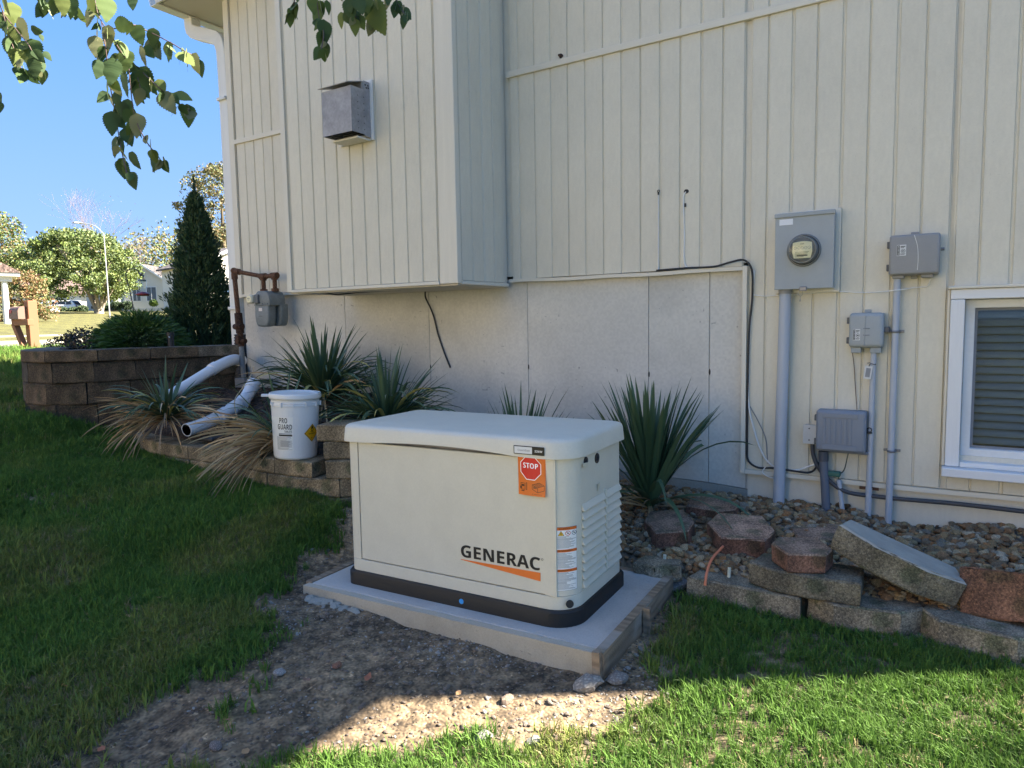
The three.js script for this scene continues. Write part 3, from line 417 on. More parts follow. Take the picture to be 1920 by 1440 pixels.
  // louvred end: a frame with two columns of sloping slats
  { const xs = L - bI, dark = M.gen;
    part('louvre_back', span(xs - 0.004, xs + 0.0008, 0.1385, 0.4835, -0.2465, 0.180), dark, gen);
    const slat = (z0, z1) => { const g = new THREE.ExtrudeGeometry(polyShape([[0, 0.003], [0.0125, 0.0], [0.0125, 0.003], [0.0012, 0.0275], [0, 0.0275]]), { depth: z1 - z0 - 0.012, bevelEnabled: true, bevelSize: 0.001, bevelThickness: 0.004, bevelOffset: -0.001, bevelSegments: 1 }); return boxUV(g.translate(0, 0, z0 + 0.006)); };
    const a = slat(-0.062, 0.181), b = slat(-0.248, -0.078);
    for (let k = 0; k < 10; k++) for (const g of [a, b]) { const s = part('louvre_slat', g, M.gen, gen); s.position.set(xs + 0.0012, 0.138 + k * 0.0356, 0); }
    part('louvre_mullion', rspan(xs - .002, xs + 0.0125, 0.135, 0.497, -0.0765, -0.0635, 0.003), M.gen, gen);
    const ring = (z, y, r0) => part('lock', merge([new THREE.CylinderGeometry(r0, r0, 0.006, 20).rotateZ(Math.PI / 2).translate(xs + 0.001, y, z), new THREE.CylinderGeometry(r0 * .35, r0 * .35, 0.008, 12).rotateZ(Math.PI / 2).translate(xs + 0.002, y, z)]), M.black, gen);
    ring(0.016, 0.648, 0.0215); ring(0.135, 0.656, 0.019);
    const tape = mat([0.62, 0.57, 0.43], 0.7);
    part('tape_tab', new RoundedBoxGeometry(0.002, 0.016, 0.052, 1, 0.0008).rotateX(-0.1).translate(xs + 0.0075, 0.646, 0.152), tape, gen);
    part('tape_tab', new RoundedBoxGeometry(0.002, 0.034, 0.02, 1, 0.0008).rotateX(0.15).rotateZ(-0.2).translate(xs + 0.004, 0.522, 0.008), tape, gen); }
  // lid: skirt, soft shoulder, gently crowned top; its front edge dips in the middle as a hand grip
  { const y0 = (x, z) => 0.687 + (z > W - .06 ? 0.017 * clamp(1 - ((x + 0.03) / 0.40) ** 2) : 0);
    const rings = [[y0, plan(L - .035, W - .035, .1, 10)], [y0, plan(L + .004, W + .004, .135, 10)], [0.747, plan(L - .001, W - .001, .132, 10)], [0.757, plan(L - .005, W - .005, .128, 10)], [0.764, plan(L - .014, W - .013, .122, 10)], [0.768, plan(L - .032, W - .03, .11, 10)], [0.775, plan(L - .2, W - .15, .07, 10)], [0.779, plan(L - .45, W - .28, .015, 10)], [0.7793, plan(L - .6, W - .2999, .0005, 10)]];
    const lid = part('lid', loft(rings), M.gen, gen);
    const bt = canvasTex(512, 150, (c, w, h) => { c.fillStyle = '#111'; c.fillRect(0, 0, w, h); c.fillStyle = '#d9dad8'; c.fillRect(14, 14, 300, h - 28); c.fillStyle = '#555'; c.font = '46px serif'; c.fillText('Guardian', 70, 92); c.fillStyle = '#eee'; c.font = 'bold 50px sans-serif'; c.fillText('22kW', 355, 96); });
    const bg = rspan(0.349, 0.486, 0.7005, 0.7345, W + 0.003, W + 0.0075, 0.0016), uvp = bg.attributes.uv, bp = bg.attributes.position; for (let k = 0; k < uvp.count; k++) uvp.setXY(k, (bp.getX(k) - 0.349) / 0.137, (bp.getY(k) - 0.7005) / 0.034);
    part('badge', bg, mat('#ffffff', 0.35, { map: bt }), lid); }
}

/* ------------------------------------------------ terrace blocks */
const trap = (w, d, t = 0.03) => [[-w / 2, d / 2], [w / 2, d / 2], [w / 2 - t, -d / 2], [-w / 2 + t, -d / 2]];
const bevel3 = (w, d, s = 0.3) => [[-w * (.5 - s), d / 2], [w * (.5 - s), d / 2], [w / 2, d * .18], [w / 2 - .03, -d / 2], [-w / 2 + .03, -d / 2], [-w / 2, d * .18]];
const stoneCache = {};
const cached = (key, f) => stoneCache[key] ??= f();
// a row of blocks along a curve of front-face points, each set with its face on the curve
function course(parent, line, y, h, w, d, mats, off, seed, name = 'block', geo, amp = 0.006) {
  const c = new THREE.CatmullRomCurve3(line.map(([x, z]) => V(x, 0, z)), false, 'centripetal'), len = c.getLength(), n = Math.max(1, Math.round((len - off) / w)), r = rng(seed);
  const cuts = [0]; if (off > 0.02) cuts.push(off); for (let i = 1; i <= n; i++) cuts.push(off + (len - off) * i / n);
  for (let i = 0; i + 1 < cuts.length; i++) {
    const a = c.getPointAt(clamp(cuts[i] / len)), b = c.getPointAt(clamp(cuts[i + 1] / len)), t = b.clone().sub(a), l = t.length() - 0.004, nrm = V(-t.z, 0, t.x).normalize();
    const v = Math.floor(r() * 4), q = Math.round(l / 0.02) * 0.02;
    const g = cached([h, d, q, v, geo ? 1 : 0, amp].join(), () => stone(geo ? geo(q, d) : trap(q, d), h - 0.003, v + q * 7 + h * 31, amp, 0.07, 0.045, 0.007));
    const m = part(name, g, mats[Math.floor(r() * mats.length)], parent); m.position.copy(a.add(b).multiplyScalar(.5)).addScaledVector(nrm, -d / 2 + rr(-.006, .006, r)); m.position.y = y + rr(0, 0.002, r); m.rotation.y = Math.atan2(nrm.x, nrm.z) + rr(-.02, .02, r); m.scale.x = l / q;
  }
}
{ // raised planter beside the front corner
  const pw = thing('planter_wall', 'curved dark brown split-face block wall around the raised corner planting bed', 'retaining wall');
  const Ln = [[-7.75, 0.75], [-7.35, 1.12], [-6.95, 1.38], [-6.55, 1.5], [-6.25, 1.44], [-6.06, 1.24], [-5.97, 0.95], [-5.86, 0.62], [-5.77, 0.3], [-5.73, 0.03]].map(([x, z]) => [x, z]);
  course(pw, Ln, 0.52, 0.18, 0.31, 0.24, MB.brown, 0.10, 1, 'block', null, .011); course(pw, Ln, 0.70, 0.18, 0.31, 0.24, MB.brown, 0.22, 2, 'block', null, .011); course(pw, Ln, 0.88, 0.18, 0.31, 0.24, MB.brown, 0.06, 3, 'block', null, .011); course(pw, Ln, 1.06, 0.17, 0.31, 0.24, MB.brown, 0.2, 4, 'block', null, .011);
  course(pw, Ln.map(([x, z]) => [x + 0.012, z + 0.014]), 1.232, 0.1, 0.40, 0.28, [MB.brown[2], MB.cap], 0.12, 5, 'capstone');
}
{ // low terrace that steps along the left bed and ends in a stack behind the generator
  const tw = thing('terrace_wall', 'low tan block terrace edging left bed, running behind the white bucket', 'retaining wall');
  const base = [[-5.55, 1.18], [-5.3, 1.33], [-4.9, 1.37], [-4.3, 1.36], [-3.75, 1.38], [-3.4, 1.38], [-3.12, 1.27], [-2.95, 1.08], [-2.88, 0.8]];
  course(tw, base, 0.34, 0.115, 0.30, 0.22, MB.tan, 0.05, 11); course(tw, base.map(([x, z]) => [x, z - 0.015]), 0.455, 0.115, 0.30, 0.22, MB.tan, 0.18, 12);
  course(tw, [...base.slice(0, 6).map(([x, z]) => [x, z - 0.02]), [-3.31, 1.33]], 0.57, 0.10, 0.30, 0.22, MB.tan, 0.06, 13);
  course(tw, [[-3.22, 1.31], [-3.08, 1.24], [-2.94, 1.05], [-2.87, 0.8]], 0.57, 0.115, 0.26, 0.22, MB.tan, 0, 14);
  course(tw, [[-3.24, 1.30], [-3.10, 1.24], [-2.95, 1.05], [-2.88, 0.8]], 0.685, 0.11, 0.3, 0.22, MB.tan, 0, 15); course(tw, [[-3.285, 1.31], [-3.08, 1.27], [-2.92, 1.08], [-2.86, 0.8]], 0.795, 0.105, 0.34, 0.24, MB.tan, 0, 16, 'block');
}
{ // terrace edging the gravel bed
  const tw = thing('terrace_wall', 'low grey-brown block terrace edging the gravel bed beside the pad', 'retaining wall');
  const put = (geo, m, x, y, z, ry, n = 'block') => { const b = part(n, topSplit(geo), [MB.top, m], tw); b.position.set(x, y, z); b.rotation.y = ry; return b; };
  put(stone(trap(0.50, 0.24), 0.105, 21, 0.008, 0.08), MB.grey[0], -0.80, 0.195, 0.97, -0.02);
  put(stone(bevel3(0.44, 0.27, 0.22), 0.107, 22, 0.008, 0.08), MB.grey[0], -0.325, 0.197, 0.945, 0.18);
  put(stone(bevel3(0.42, 0.27, 0.2), 0.107, 23, 0.008, 0.08), MB.grey[0], 0.10, 0.197, 0.945, -0.16);
  put(stone(trap(0.42, 0.24), 0.105, 24, 0.008, 0.08), MB.grey[1], 0.54, 0.197, 1.04, -0.2);
  put(stone(trap(0.42, 0.24), 0.105, 25, 0.008, 0.08), MB.grey[0], 0.97, 0.197, 1.11, -0.15);
  put(stone(trap(0.44, 0.24), 0.10, 26, 0.008, 0.08), MB.grey[1], -0.10, 0.100, 0.97, 0.02); put(stone(trap(0.44, 0.24), 0.10, 27, 0.008, 0.08), MB.grey[1], 0.36, 0.112, 1.02, -0.2);
}
const loose = (name, label, cat, geo, m, pos, e, group = null) => { const o = solo(name, label, cat, geo, m, group); o.position.set(...pos); o.rotation.set(...e); return o; };
const hexp = (w, d) => [[-w * .32, d / 2], [w * .30, d / 2 - .01], [w / 2, d * .08], [w * .36, -d / 2], [-w * .34, -d / 2], [-w / 2, -d * .05]];
loose('terrace_block', 'dark lichen-speckled long block lying atop the gravel bed terrace', 'block', stone([[-.23, .06], [-.12, .115], [.02, .13], [.225, .125], [.225, -.09], [-.2, -.1]], 0.1, 31, 0.008, 0.07), MB.black, [-0.555, 0.3035, 0.965], [0, 0.05, 0]);
loose('paver_stone', 'dark mauve paver with mossy side resting on the speckled block', 'paver', topSplit(stone(hexp(0.25, 0.25), 0.085, 32, 0.005, 0.09)), [MB.mauve, MB.redd], [-0.575, 0.404, 0.955], [0, 0.35, 0]);
loose('terrace_block', 'pale smooth-topped grey block tipped over on the terrace edge', 'block', topSplit(stone(bevel3(0.50, 0.25, 0.30), 0.115, 33, 0.007, 0.07)), [MB.smooth, MB.black], [-0.235, 0.408, 0.90], [-0.03, 0.06, -0.37]);
loose('paver_stone', 'dark red paver nearest the generator, at the foot of the yucca', 'paver', topSplit(stone(hexp(0.26, 0.36), 0.11, 34, 0.006, 0.09)), [MB.mauve, MB.redd], [-1.295, 0.315, 0.65], [0.05, 0.45, 0.03]);
loose('paver_stone', 'red paver with a broken whitish edge in the middle of the gravel', 'paver', topSplit(stone(hexp(0.33, 0.38), 0.10, 35, 0.009, 0.07)), [MB.pink, MB.redd], [-0.935, 0.335, 0.60], [0.06, 0.3, -0.04]);
loose('paver_stone', 'brown-red paver by the foundation behind the other loose pavers', 'paver', topSplit(stone(hexp(0.30, 0.24), 0.09, 36, 0.005, 0.09)), [MB.mauve, MB.redd], [-1.17, 0.365, 0.31], [0.03, -0.2, 0]);
loose('paver_stone', 'flat mauve paver sunk in gravel behind the tipped block', 'paver', stone(hexp(0.26, 0.27), 0.06, 37, 0.003, 0.06), MB.mauve, [-0.60, 0.352, 0.40], [0.05, 0.1, 0.02]);
loose('paver_stone', 'rust-red rough block standing on edge at the right end of the terrace', 'paver', stone([[-.16, .05], [.16, .05], [.16, -.05], [-.13, -.05]], 0.19, 38, 0.014, 0.10), MB.rust, [0.19, 0.302, 0.93], [-0.32, -0.32, 0.04]);
loose('concrete_lump', 'rough lump of spilled concrete behind the pad corner', 'lump', stone([[-.11, .05], [.0, .08], [.12, .04], [.1, -.06], [-.08, -.07]], 0.07, 39, 0.02, 0.05, 0.03), MB.grey[1], [-1.22, 0.255, 1.02], [0, 0.2, 0]);

/* ------------------------------------------------ pipes, bucket, gas meter at the corner */
const hollow = (pts, r, wall = 0.005) => { const c = new THREE.CatmullRomCurve3(pts, false, 'centripetal'), n = pts.length * 10, a = new THREE.TubeGeometry(c, n, r, 20), b = new THREE.TubeGeometry(c, n, r - wall, 20); b.scale(1, 1, 1); const ix = b.index.array; for (let i = 0; i < ix.length; i += 3) { const t = ix[i]; ix[i] = ix[i + 1]; ix[i + 1] = t; } const rings = [0, 1].map(t => { const p = c.getPointAt(t), d = c.getTangentAt(t); return new THREE.RingGeometry(r - wall, r, 20).applyQuaternion(new THREE.Quaternion().setFromUnitVectors(V(0, 0, 1), t ? d : d.clone().negate())).translate(p.x, p.y, p.z); }); return merge([a, b, ...rings]); };
const collar = (a, b, r, l) => { const d = b.clone().sub(a).normalize(); return rod(a.clone().addScaledVector(d, -l / 2), a.clone().addScaledVector(d, l / 2), r, r, 22); };
{
  const p = thing('drain_pipe', 'white plastic drain pipe sloping down from the corner with cut end', 'pipe');
  const A = V(-5.575, 1.19, 0.16), B = V(-5.50, 1.205, 0.28), C = V(-5.435, 1.185, 0.42), D = V(-5.405, 1.145, 0.55), E = V(-5.335, 1.005, 0.90), F = V(-5.30, 0.945, 1.07);
  part('pipe', hollow([D, E, F], 0.044), M.pvc, p);
  part('elbow', merge([tube([A, B, C, D], 0.048, 30, 20), collar(A, B, 0.052, 0.05), collar(D, E, 0.052, 0.06)]), M.pvc, p);
  const q = thing('drain_pipe', 'white plastic drain pipe with two elbows and open round mouth beside bucket', 'pipe');
  const m0 = V(-4.635, 0.772, 1.31), m1 = V(-4.66, 0.79, 1.17), m2 = V(-4.69, 0.835, 0.98), m3 = V(-4.75, 0.875, 0.83), m4 = V(-4.80, 0.90, 0.72), m5 = V(-4.86, 0.955, 0.62), m6 = V(-4.88, 1.02, 0.56);
  part('pipe', hollow([m0, m1, m2], 0.047), M.pvc, q); part('pipe', hollow([m2, m3], 0.046), M.pvc, q);
  part('coupling', collar(m2, m3, 0.053, 0.09), M.pvc, q); part('elbow', merge([tube([m4, m5, m6], 0.05, 24, 20), collar(m4, m5, 0.056, 0.06), collar(m6, m5, 0.056, 0.07)]), M.pvc, q); part('coupling', collar(m3, m4, 0.052, 0.1), M.pvc, q);
  solo('plastic_disc', 'small black plastic disc lying under the open pipe mouth', 'cap', rspan(-4.60, -4.45, 0.688, 0.715, 1.10, 1.24, 0.012, 3), M.black);
  solo('drain_hose', 'black corrugated drain hose rising to the downspout at house corner', 'hose', (() => { const c = new THREE.CatmullRomCurve3([V(-5.86, 1.42, -0.06), V(-5.84, 1.22, -0.04), V(-5.72, 1.05, 0.06), V(-5.62, 0.92, 0.12), V(-5.58, 0.82, 0.15)]), g = new THREE.TubeGeometry(c, 160, 0.056, 18), ps = g.attributes.position, n = g.attributes.normal; for (let i = 0; i < ps.count; i++) { const k = Math.floor(i / 19), s = 0.0045 * Math.cos(k * 1.05); ps.setXYZ(i, ps.getX(i) + n.getX(i) * s, ps.getY(i) + n.getY(i) * s, ps.getZ(i) + n.getZ(i) * s); } g.computeVertexNormals(); return g; })(), M.black);
}
{ // chlorine pail
  const b = thing('bucket', 'white plastic pail with lid, black lettering and yellow hazard diamond', 'bucket', V(-3.56, 0.669, 1.245)); b.rotation.set(-0.02, 1.30, -0.03, 'ZXY');
  const prof = [[0, 0], [.122, 0], [.13, .006], [.133, .02], [.146, .33], [.151, .335], [.151, .345], [.147, .348], [.148, .372], [.1525, .374], [.1525, .382], [.149, .385]].map(([x, y]) => new THREE.Vector2(x, y));
  const body = part('body', new THREE.LatheGeometry(prof, 48), mat([0.80, 0.80, 0.765], 0.38, { map: rep(tFine, 2) }), b);
  part('lid', new THREE.LatheGeometry([[.149, .376], [.158, .378], [.160, .386], [.160, .404], [.157, .410], [.152, .412], [.148, .404], [.13, .402], [.06, .405], [0, .406]].map(([x, y]) => new THREE.Vector2(x, y)), 48), mat([0.82, 0.82, 0.78], 0.4, { map: rep(tFine, 2) }), b);
  part('pull_tab', rspan(-.205, -.156, .383, .400, -.016, .016, .004), M.white, b).rotation.y = -0.55;
  part('rib', new THREE.TorusGeometry(.148, .003, 6, 48).rotateX(Math.PI / 2).translate(0, .352, 0), M.white, b);
  for (let k = 0; k < 7; k++) part('rib', box(.004, .028, .012, 0, .345, .1535).rotateY(-1.5 + k * .5), M.white, b);
  const wrap = (h0, h1, a0, a1, tex, n) => { const r = y => lerp(.133, .146, (y - .02) / .31) + .0009; const g = new THREE.CylinderGeometry(r(h1), r(h0), h1 - h0, 20, 1, true, a0, a1 - a0).translate(0, (h0 + h1) / 2, 0); part(n, g, mat('#ffffff', .45, { map: tex, side: THREE.DoubleSide }), body); };
  wrap(.06, .27, -1.72, -0.52, canvasTex(700, 560, (c, w, h) => { c.fillStyle = '#e4e3da'; c.fillRect(0, 0, w, h); c.fillStyle = '#14130f'; c.font = 'bold 120px sans-serif'; c.textAlign = 'right'; c.fillText('PRO', 560, 100); c.fillText('GUARD', 680, 205); c.font = 'bold 50px sans-serif'; c.fillText('TABLETS', 670, 256); c.fillRect(300, 272, 360, 8); c.fillRect(300, 290, 370, 28); c.fillStyle = '#8d8b84'; const r = rng(5); for (let y = 330; y < 540; y += 13) c.fillRect(230, y, 280 + 180 * r(), 6); c.fillStyle = '#c9c7c0'; c.fillRect(330, 385, 330, 120); c.fillStyle = '#55534d'; for (let y = 392; y < 500; y += 11) c.fillRect(340, y, 230 + 70 * r(), 4); }), 'printed_label');
  { const d = 0.058, g = new THREE.CircleGeometry(d, 4), tex = canvasTex(256, 256, (c) => { c.fillStyle = '#e2a512'; c.fillRect(0, 0, 256, 256); c.strokeStyle = '#1a1408'; c.lineWidth = 5; c.beginPath(); c.moveTo(128, 12); c.lineTo(244, 128); c.lineTo(128, 244); c.lineTo(12, 128); c.closePath(); c.stroke(); c.fillStyle = '#1a1408'; c.beginPath(); c.arc(128, 78, 24, 0, 7); c.fill(); c.beginPath(); c.moveTo(108, 74); c.quadraticCurveTo(112, 30, 128, 24); c.quadraticCurveTo(146, 36, 148, 74); c.fill(); c.fillStyle = '#e2a512'; c.beginPath(); c.arc(128, 80, 13, 0, 7); c.fill(); c.fillStyle = '#1a1408'; c.fillRect(96, 106, 64, 7); c.font = 'bold 26px sans-serif'; c.textAlign = 'center'; c.fillText('OXIDIZER', 128, 146); c.fillText('5.1', 128, 206); });
    const p = g.attributes.position, n = []; const seg = new THREE.PlaneGeometry(0.082, 0.082, 10, 10).rotateZ(Math.PI / 4), q = seg.attributes.position, uv = seg.attributes.uv; for (let i = 0; i < q.count; i++) { const y = q.getY(i) + .165, r = lerp(.133, .146, (y - .02) / .31) + .001, a = q.getX(i) / r + 0.36; uv.setXY(i, .5 + q.getX(i) / .116, .5 + q.getY(i) / .116); q.setXYZ(i, r * Math.sin(a), y, r * Math.cos(a)); } seg.computeVertexNormals();
    part('hazard_diamond', seg, mat('#ffffff', .45, { map: tex, side: THREE.DoubleSide }), body); }
}
{ // gas meter set
  const g = thing('gas_meter', 'grey gas meter with rusty iron pipework at the house corner', 'gas meter');
  const cx = -5.10, cz = 0.16, cy = 1.50;
  const shellShape = (w, h, t) => { const s = new THREE.Shape(); s.moveTo(-w * .32, 0); s.quadraticCurveTo(0, -.012, w * .32, 0); s.quadraticCurveTo(w * .46, .01, w * .5, h * .45); s.lineTo(w * .5, h); s.lineTo(-w * .5, h); s.lineTo(-w * .5, h * .45); s.quadraticCurveTo(-w * .46, .01, -w * .32, 0); return new THREE.ExtrudeGeometry(s, { depth: t, bevelEnabled: true, bevelSize: .014, bevelThickness: .018, bevelSegments: 3, bevelOffset: -.014 }); };
  const body = part('body', boxUV(toCreasedNormals(shellShape(.185, .185, .05).translate(cx - .015, cy, cz + .03), .6)), M.gas, g);
  part('rear_case', boxUV(toCreasedNormals(shellShape(.17, .185, .05).translate(cx + .025, cy + .004, cz - .075), .6)), M.gas, g);
  part('top_case', boxUV(toCreasedNormals(new THREE.ExtrudeGeometry((() => { const s = new THREE.Shape(); s.moveTo(-.10, 0); s.lineTo(.10, 0); s.lineTo(.10, .045); s.quadraticCurveTo(.09, .10, .04, .115); s.lineTo(-.05, .115); s.quadraticCurveTo(-.095, .10, -.10, .045); s.closePath(); return s; })(), { depth: .15, bevelEnabled: true, bevelSize: .01, bevelThickness: .01, bevelSegments: 2, bevelOffset: -.01 }).translate(cx, cy + .188, cz - .06), .6)), M.gas, g);
  for (const x of [-.075, 0, .075]) part('bolt', rod([cx + x, cy + .192, cz + .088], [cx + x, cy + .192, cz + .107], .008, .008, 6), M.gas, g);
  part('flange', rspan(cx - .105, cx + .105, cy + .178, cy + .190, cz - .065, cz + .104, .004), M.gas, g);
  const idx = part('index', new RoundedBoxGeometry(.082, .075, .05, 3, .02).translate(cx - .125, cy + .235, cz + .115), mat([.62, .58, .44], .4), g);
  part('dial', new THREE.CircleGeometry(.03, 20).translate(cx - .125, cy + .237, cz + .1405), mat('#fff', .4, { map: canvasTex(128, 128, c => { c.fillStyle = '#e8dfb8'; c.fillRect(0, 0, 128, 128); c.fillStyle = '#444'; for (let i = 0; i < 5; i++) c.fillRect(28 + i * 15, 44, 11, 16); c.fillRect(34, 74, 60, 4); c.fillRect(44, 86, 40, 4); }) }), idx);
  part('index_neck', rspan(cx - .085, cx - .03, cy + .195, cy + .275, cz + .06, cz + .12, .012), mat([.12, .13, .135], .6), g);
  part('nameplate', rspan(cx - .05, cx - .005, cy + .130, cy + .158, cz + .0965, cz + .0985, .0008), mat([.66, .6, .55], .5), g);
  part('slot', rspan(cx - .055, cx - .005, cy + .085, cy + .088, cz + .096, cz + .0985, .0006), M.dark, g);
  const ty = 1.935, el = V(-5.545, 2.00, 0.20), te = V(-5.20, ty, cz - .0), t2 = V(-5.045, ty, cz);
  part('pipe', rod(el, te, .019, .019), M.rust, g); part('pipe', rod(te, t2, .019), M.rust, g);
  for (const x of [te.x + .005, t2.x]) { part('pipe', rod([x, cy + .30, cz], [x, ty, cz], .019), M.rust, g); part('union', rod([x, cy + .298, cz], [x, cy + .325, cz], .033, .031, 8), M.rust, g); part('tee', merge([rod([x, ty - .035, cz], [x, ty + .002, cz], .028), rod([x - .036, ty, cz], [x + .036, ty, cz], .028)]), M.rust, g); }
  const v1 = V(-5.495, 1.60, .215), v2 = V(-5.475, 1.44, .22), v3 = V(-5.46, 1.32, .225), bt = V(-5.425, .93, .24);
  part('elbow', merge([new THREE.SphereGeometry(.03, 14, 10).translate(el.x, el.y, el.z), collar(el.clone().lerp(te, .12), te, .028, .05), collar(el.clone().lerp(v1, .12), v1, .028, .05)]), M.rust, g);
  part('pipe', rod(el, v1, .021), M.rust, g); part('regulator', merge([rod(v1.clone().add(V(0, .02, 0)), v2, .034, .036), rod(V(-5.57, 1.50, .20), V(-5.43, 1.50, .23), .026), new THREE.SphereGeometry(.047, 14, 10).scale(1, .9, 1).translate(-5.483, 1.50, .219)]), mat([.34, .28, .2], .85, { map: rep(tRust, 4) }), g);
  part('valve', merge([rod(v2, v3, .026), rod(V(-5.52, 1.37, .225), V(-5.40, 1.37, .225), .022), rspan(-5.485, -5.445, 1.345, 1.42, .24, .265, .006)]), mat([.42, .36, .26], .8, { map: rep(tRust, 4) }), g);
  part('riser', rod(v3, bt, .023), mat([.40, .43, .42], .55, { map: rep(tGalv, 3) }), g);
  part('bracket', merge([rspan(-5.50, -5.36, .955, 1.04, .19, .285, .006), rspan(-5.36, -5.30, .985, 1.02, .02, .22, .004)]), mat([.45, .47, .47], .5, { map: rep(tGalv, 3) }), g);
}
/* ------------------------------------------------ things on the wall */
{ // direct-vent hood on the bay
  const v = thing('vent_hood', 'galvanised sheet metal fireplace vent hood on the bay wall', 'vent');
  const x0 = -3.715, x1 = -3.412, y0 = 2.755, y1 = 3.115, z = BD + 0.004, d = 0.19;
  part('wall_plate', rspan(x0 - .005, x1 + .02, y0 - .015, y1 + .02, z, z + .014, .003), M.gutter, v);
  const hs = merge([span(x0 + .03, x1, y0 + .01, y1 - .06, z + d - .003, z + d), span(x1 - .003, x1, y0, y1 - .0, z + .014, z + .07), span(x1 - .003, x1, y0 + .01, y1 - .06, z + .07, z + d - .003), span(x0 + .03, x0 + .033, y0 + .01, y1 - .06, z + .014, z + d - .003), span(x0 + .03, x1 - .003, y1 - .063, y1 - .06, z + .10, z + d - .003)]);
  part('hood', boxUV(hs), M.steel, v);
  part('back_box', boxUV(span(x0 + .034, x1 - .004, y0 + .06, y1 - .005, z + .014, z + .085)), M.steel, v);
  part('top_cap', boxUV(new THREE.ExtrudeGeometry(polyShape([[0, 0], [.13, -.035], [.132, -.031], [0, .004]]), { depth: x1 - x0 - .02, bevelEnabled: false }).rotateY(-Math.PI / 2).translate(x1 + .004, y1 - .012, z + .085)), M.steel, v);
  part('drip_lip', rspan(x0 + .05, x1 - .01, y0 - .02, y0 - .006, z + .014, z + .13, .003), M.trim, v);
  for (let i = 0; i < 5; i++) part('grille_bar', span(x0 + .034, x1 - .004, y0 + .02, y0 + .024, z + .04 + i * .032, z + .052 + i * .032), M.black, v);
  for (const [dy, dz] of [[.335, .03], [.318, .045], [.335, .055], [.32, .028]]) part('hole', rod([x1 - .001, y0 + dy, z + dz], [x1 + .0012, y0 + dy, z + dz], .006, .006, 10), M.dark, v);
  for (let i = 0; i < 6; i++) for (const dz of [.075, .13]) part('rivet', new THREE.SphereGeometry(.003, 6, 4).translate(x1 + .001, y0 + .04 + i * .042, z + dz), M.dark, v);
}
{ // electric meter
  const z = 0.105, a = onZ(1454, 404, z), b = onZ(1562, 541, z), m = thing('electric_meter', 'large grey electric meter socket with round glass meter on the siding', 'meter box');
  const x0 = a.x, x1 = b.x, y0 = b.y + .004, y1 = a.y, cx = (x0 + x1) / 2, dc = onZ(1504, 468, z + .05), lid = new THREE.Shape();
  part('backing_trim', rspan(x0 - .012, x1 + .02, y0 - .02, y1 + .02, .001, .028, .004), M.trim, m);
  lid.moveTo(x0, y0); lid.lineTo(x1, y0); lid.lineTo(x1, y1); lid.lineTo(x0, y1); lid.closePath(); const ho = new THREE.Path(); ho.absarc(dc.x, dc.y, .078, 0, Math.PI * 2, true); lid.holes.push(ho);
  part('box', boxUV(rspan(x0 + .004, x1 - .004, y0 + .002, y1 - .002, .029, z - .012, .004)), M.boxgrey, m);
  part('cover', boxUV(new THREE.ExtrudeGeometry(lid, { depth: .008, bevelEnabled: true, bevelSize: .003, bevelThickness: .003, bevelOffset: -.003, bevelSegments: 2, curveSegments: 32 }).translate(0, 0, z - .009)), M.boxgrey, m);
  part('rain_lip', rspan(x0 - .003, x1 + .003, y1 - .018, y1 + .005, z - .02, z + .010, .004), M.boxgrey, m);
  part('sticker', rspan(x0 + .022, x0 + .092, y1 - .058, y1 - .026, z + .0022, z + .0032, .0004, 1), mat([.72, .74, .75], .5), m);
  part('ring', new THREE.TorusGeometry(.081, .0065, 10, 40).translate(dc.x, dc.y, z + .004), mat([.16, .17, .17], .4, { metalness: .6 }), m);
  const mt = part('meter', new THREE.CylinderGeometry(.07, .076, .05, 36).rotateX(Math.PI / 2).translate(dc.x, dc.y, z + .022), mat([.20, .20, .19], .5), m);
  part('dial_face', new THREE.CircleGeometry(.066, 36).translate(dc.x, dc.y, z + .0485), mat('#fff', .5, { map: canvasTex(512, 512, (c) => { c.fillStyle = '#4a4a44'; c.fillRect(0, 0, 512, 512); c.fillStyle = '#d9cfa2'; c.beginPath(); c.moveTo(70, 110); c.quadraticCurveTo(256, 60, 442, 110); c.lineTo(452, 300); c.lineTo(420, 430); c.lineTo(92, 430); c.lineTo(60, 300); c.closePath(); c.fill(); c.strokeStyle = '#3b382c'; c.lineWidth = 4; c.fillStyle = '#3b382c'; for (let i = 0; i < 5; i++) { c.beginPath(); c.arc(120 + i * 68, 218, 27, 0, 7); c.stroke(); c.beginPath(); c.moveTo(120 + i * 68, 218); c.lineTo(120 + i * 68 + 22 * Math.cos(i * 1.9), 218 + 22 * Math.sin(i * 1.9)); c.stroke(); } c.font = 'bold 34px sans-serif'; c.textAlign = 'center'; c.fillText('kWh', 256, 150); for (let i = 0; i < 5; i++) c.fillRect(120, 300 + i * 24, 270 - i * 26, 8); c.fillRect(150, 362, 210, 26); }) }), mt);
  part('glass_dome', new THREE.LatheGeometry([[.071, 0], [.0715, .03], [.069, .05], [.06, .062], [.035, .068], [0, .07]].map(([x, y]) => new THREE.Vector2(x, y)), 36).rotateX(Math.PI / 2).translate(dc.x, dc.y, z + .03), new THREE.MeshPhysicalMaterial({ color: lin(.95, .96, .94), transmission: 1, roughness: .02, thickness: 0, ior: 1.5, side: THREE.DoubleSide }), m);
  part('latch', rspan(cx - .018, cx + .02, y0 - .012, y0 + .012, z + .001, z + .014, .004), M.galv, m);
  part('seal_wire', merge([new THREE.TorusGeometry(.012, .0016, 6, 16).scale(1, 1.3, 1).translate(cx - .012, y0 - .022, z + .006), rod([cx - .014, y0 - .035, z + .006], [cx - .012, y0 - .06, z + .004], .0014), rspan(cx - .017, cx - .009, y0 - .068, y0 - .056, z + .001, z + .008, .002)]), mat([.35, .33, .28], .6), m);
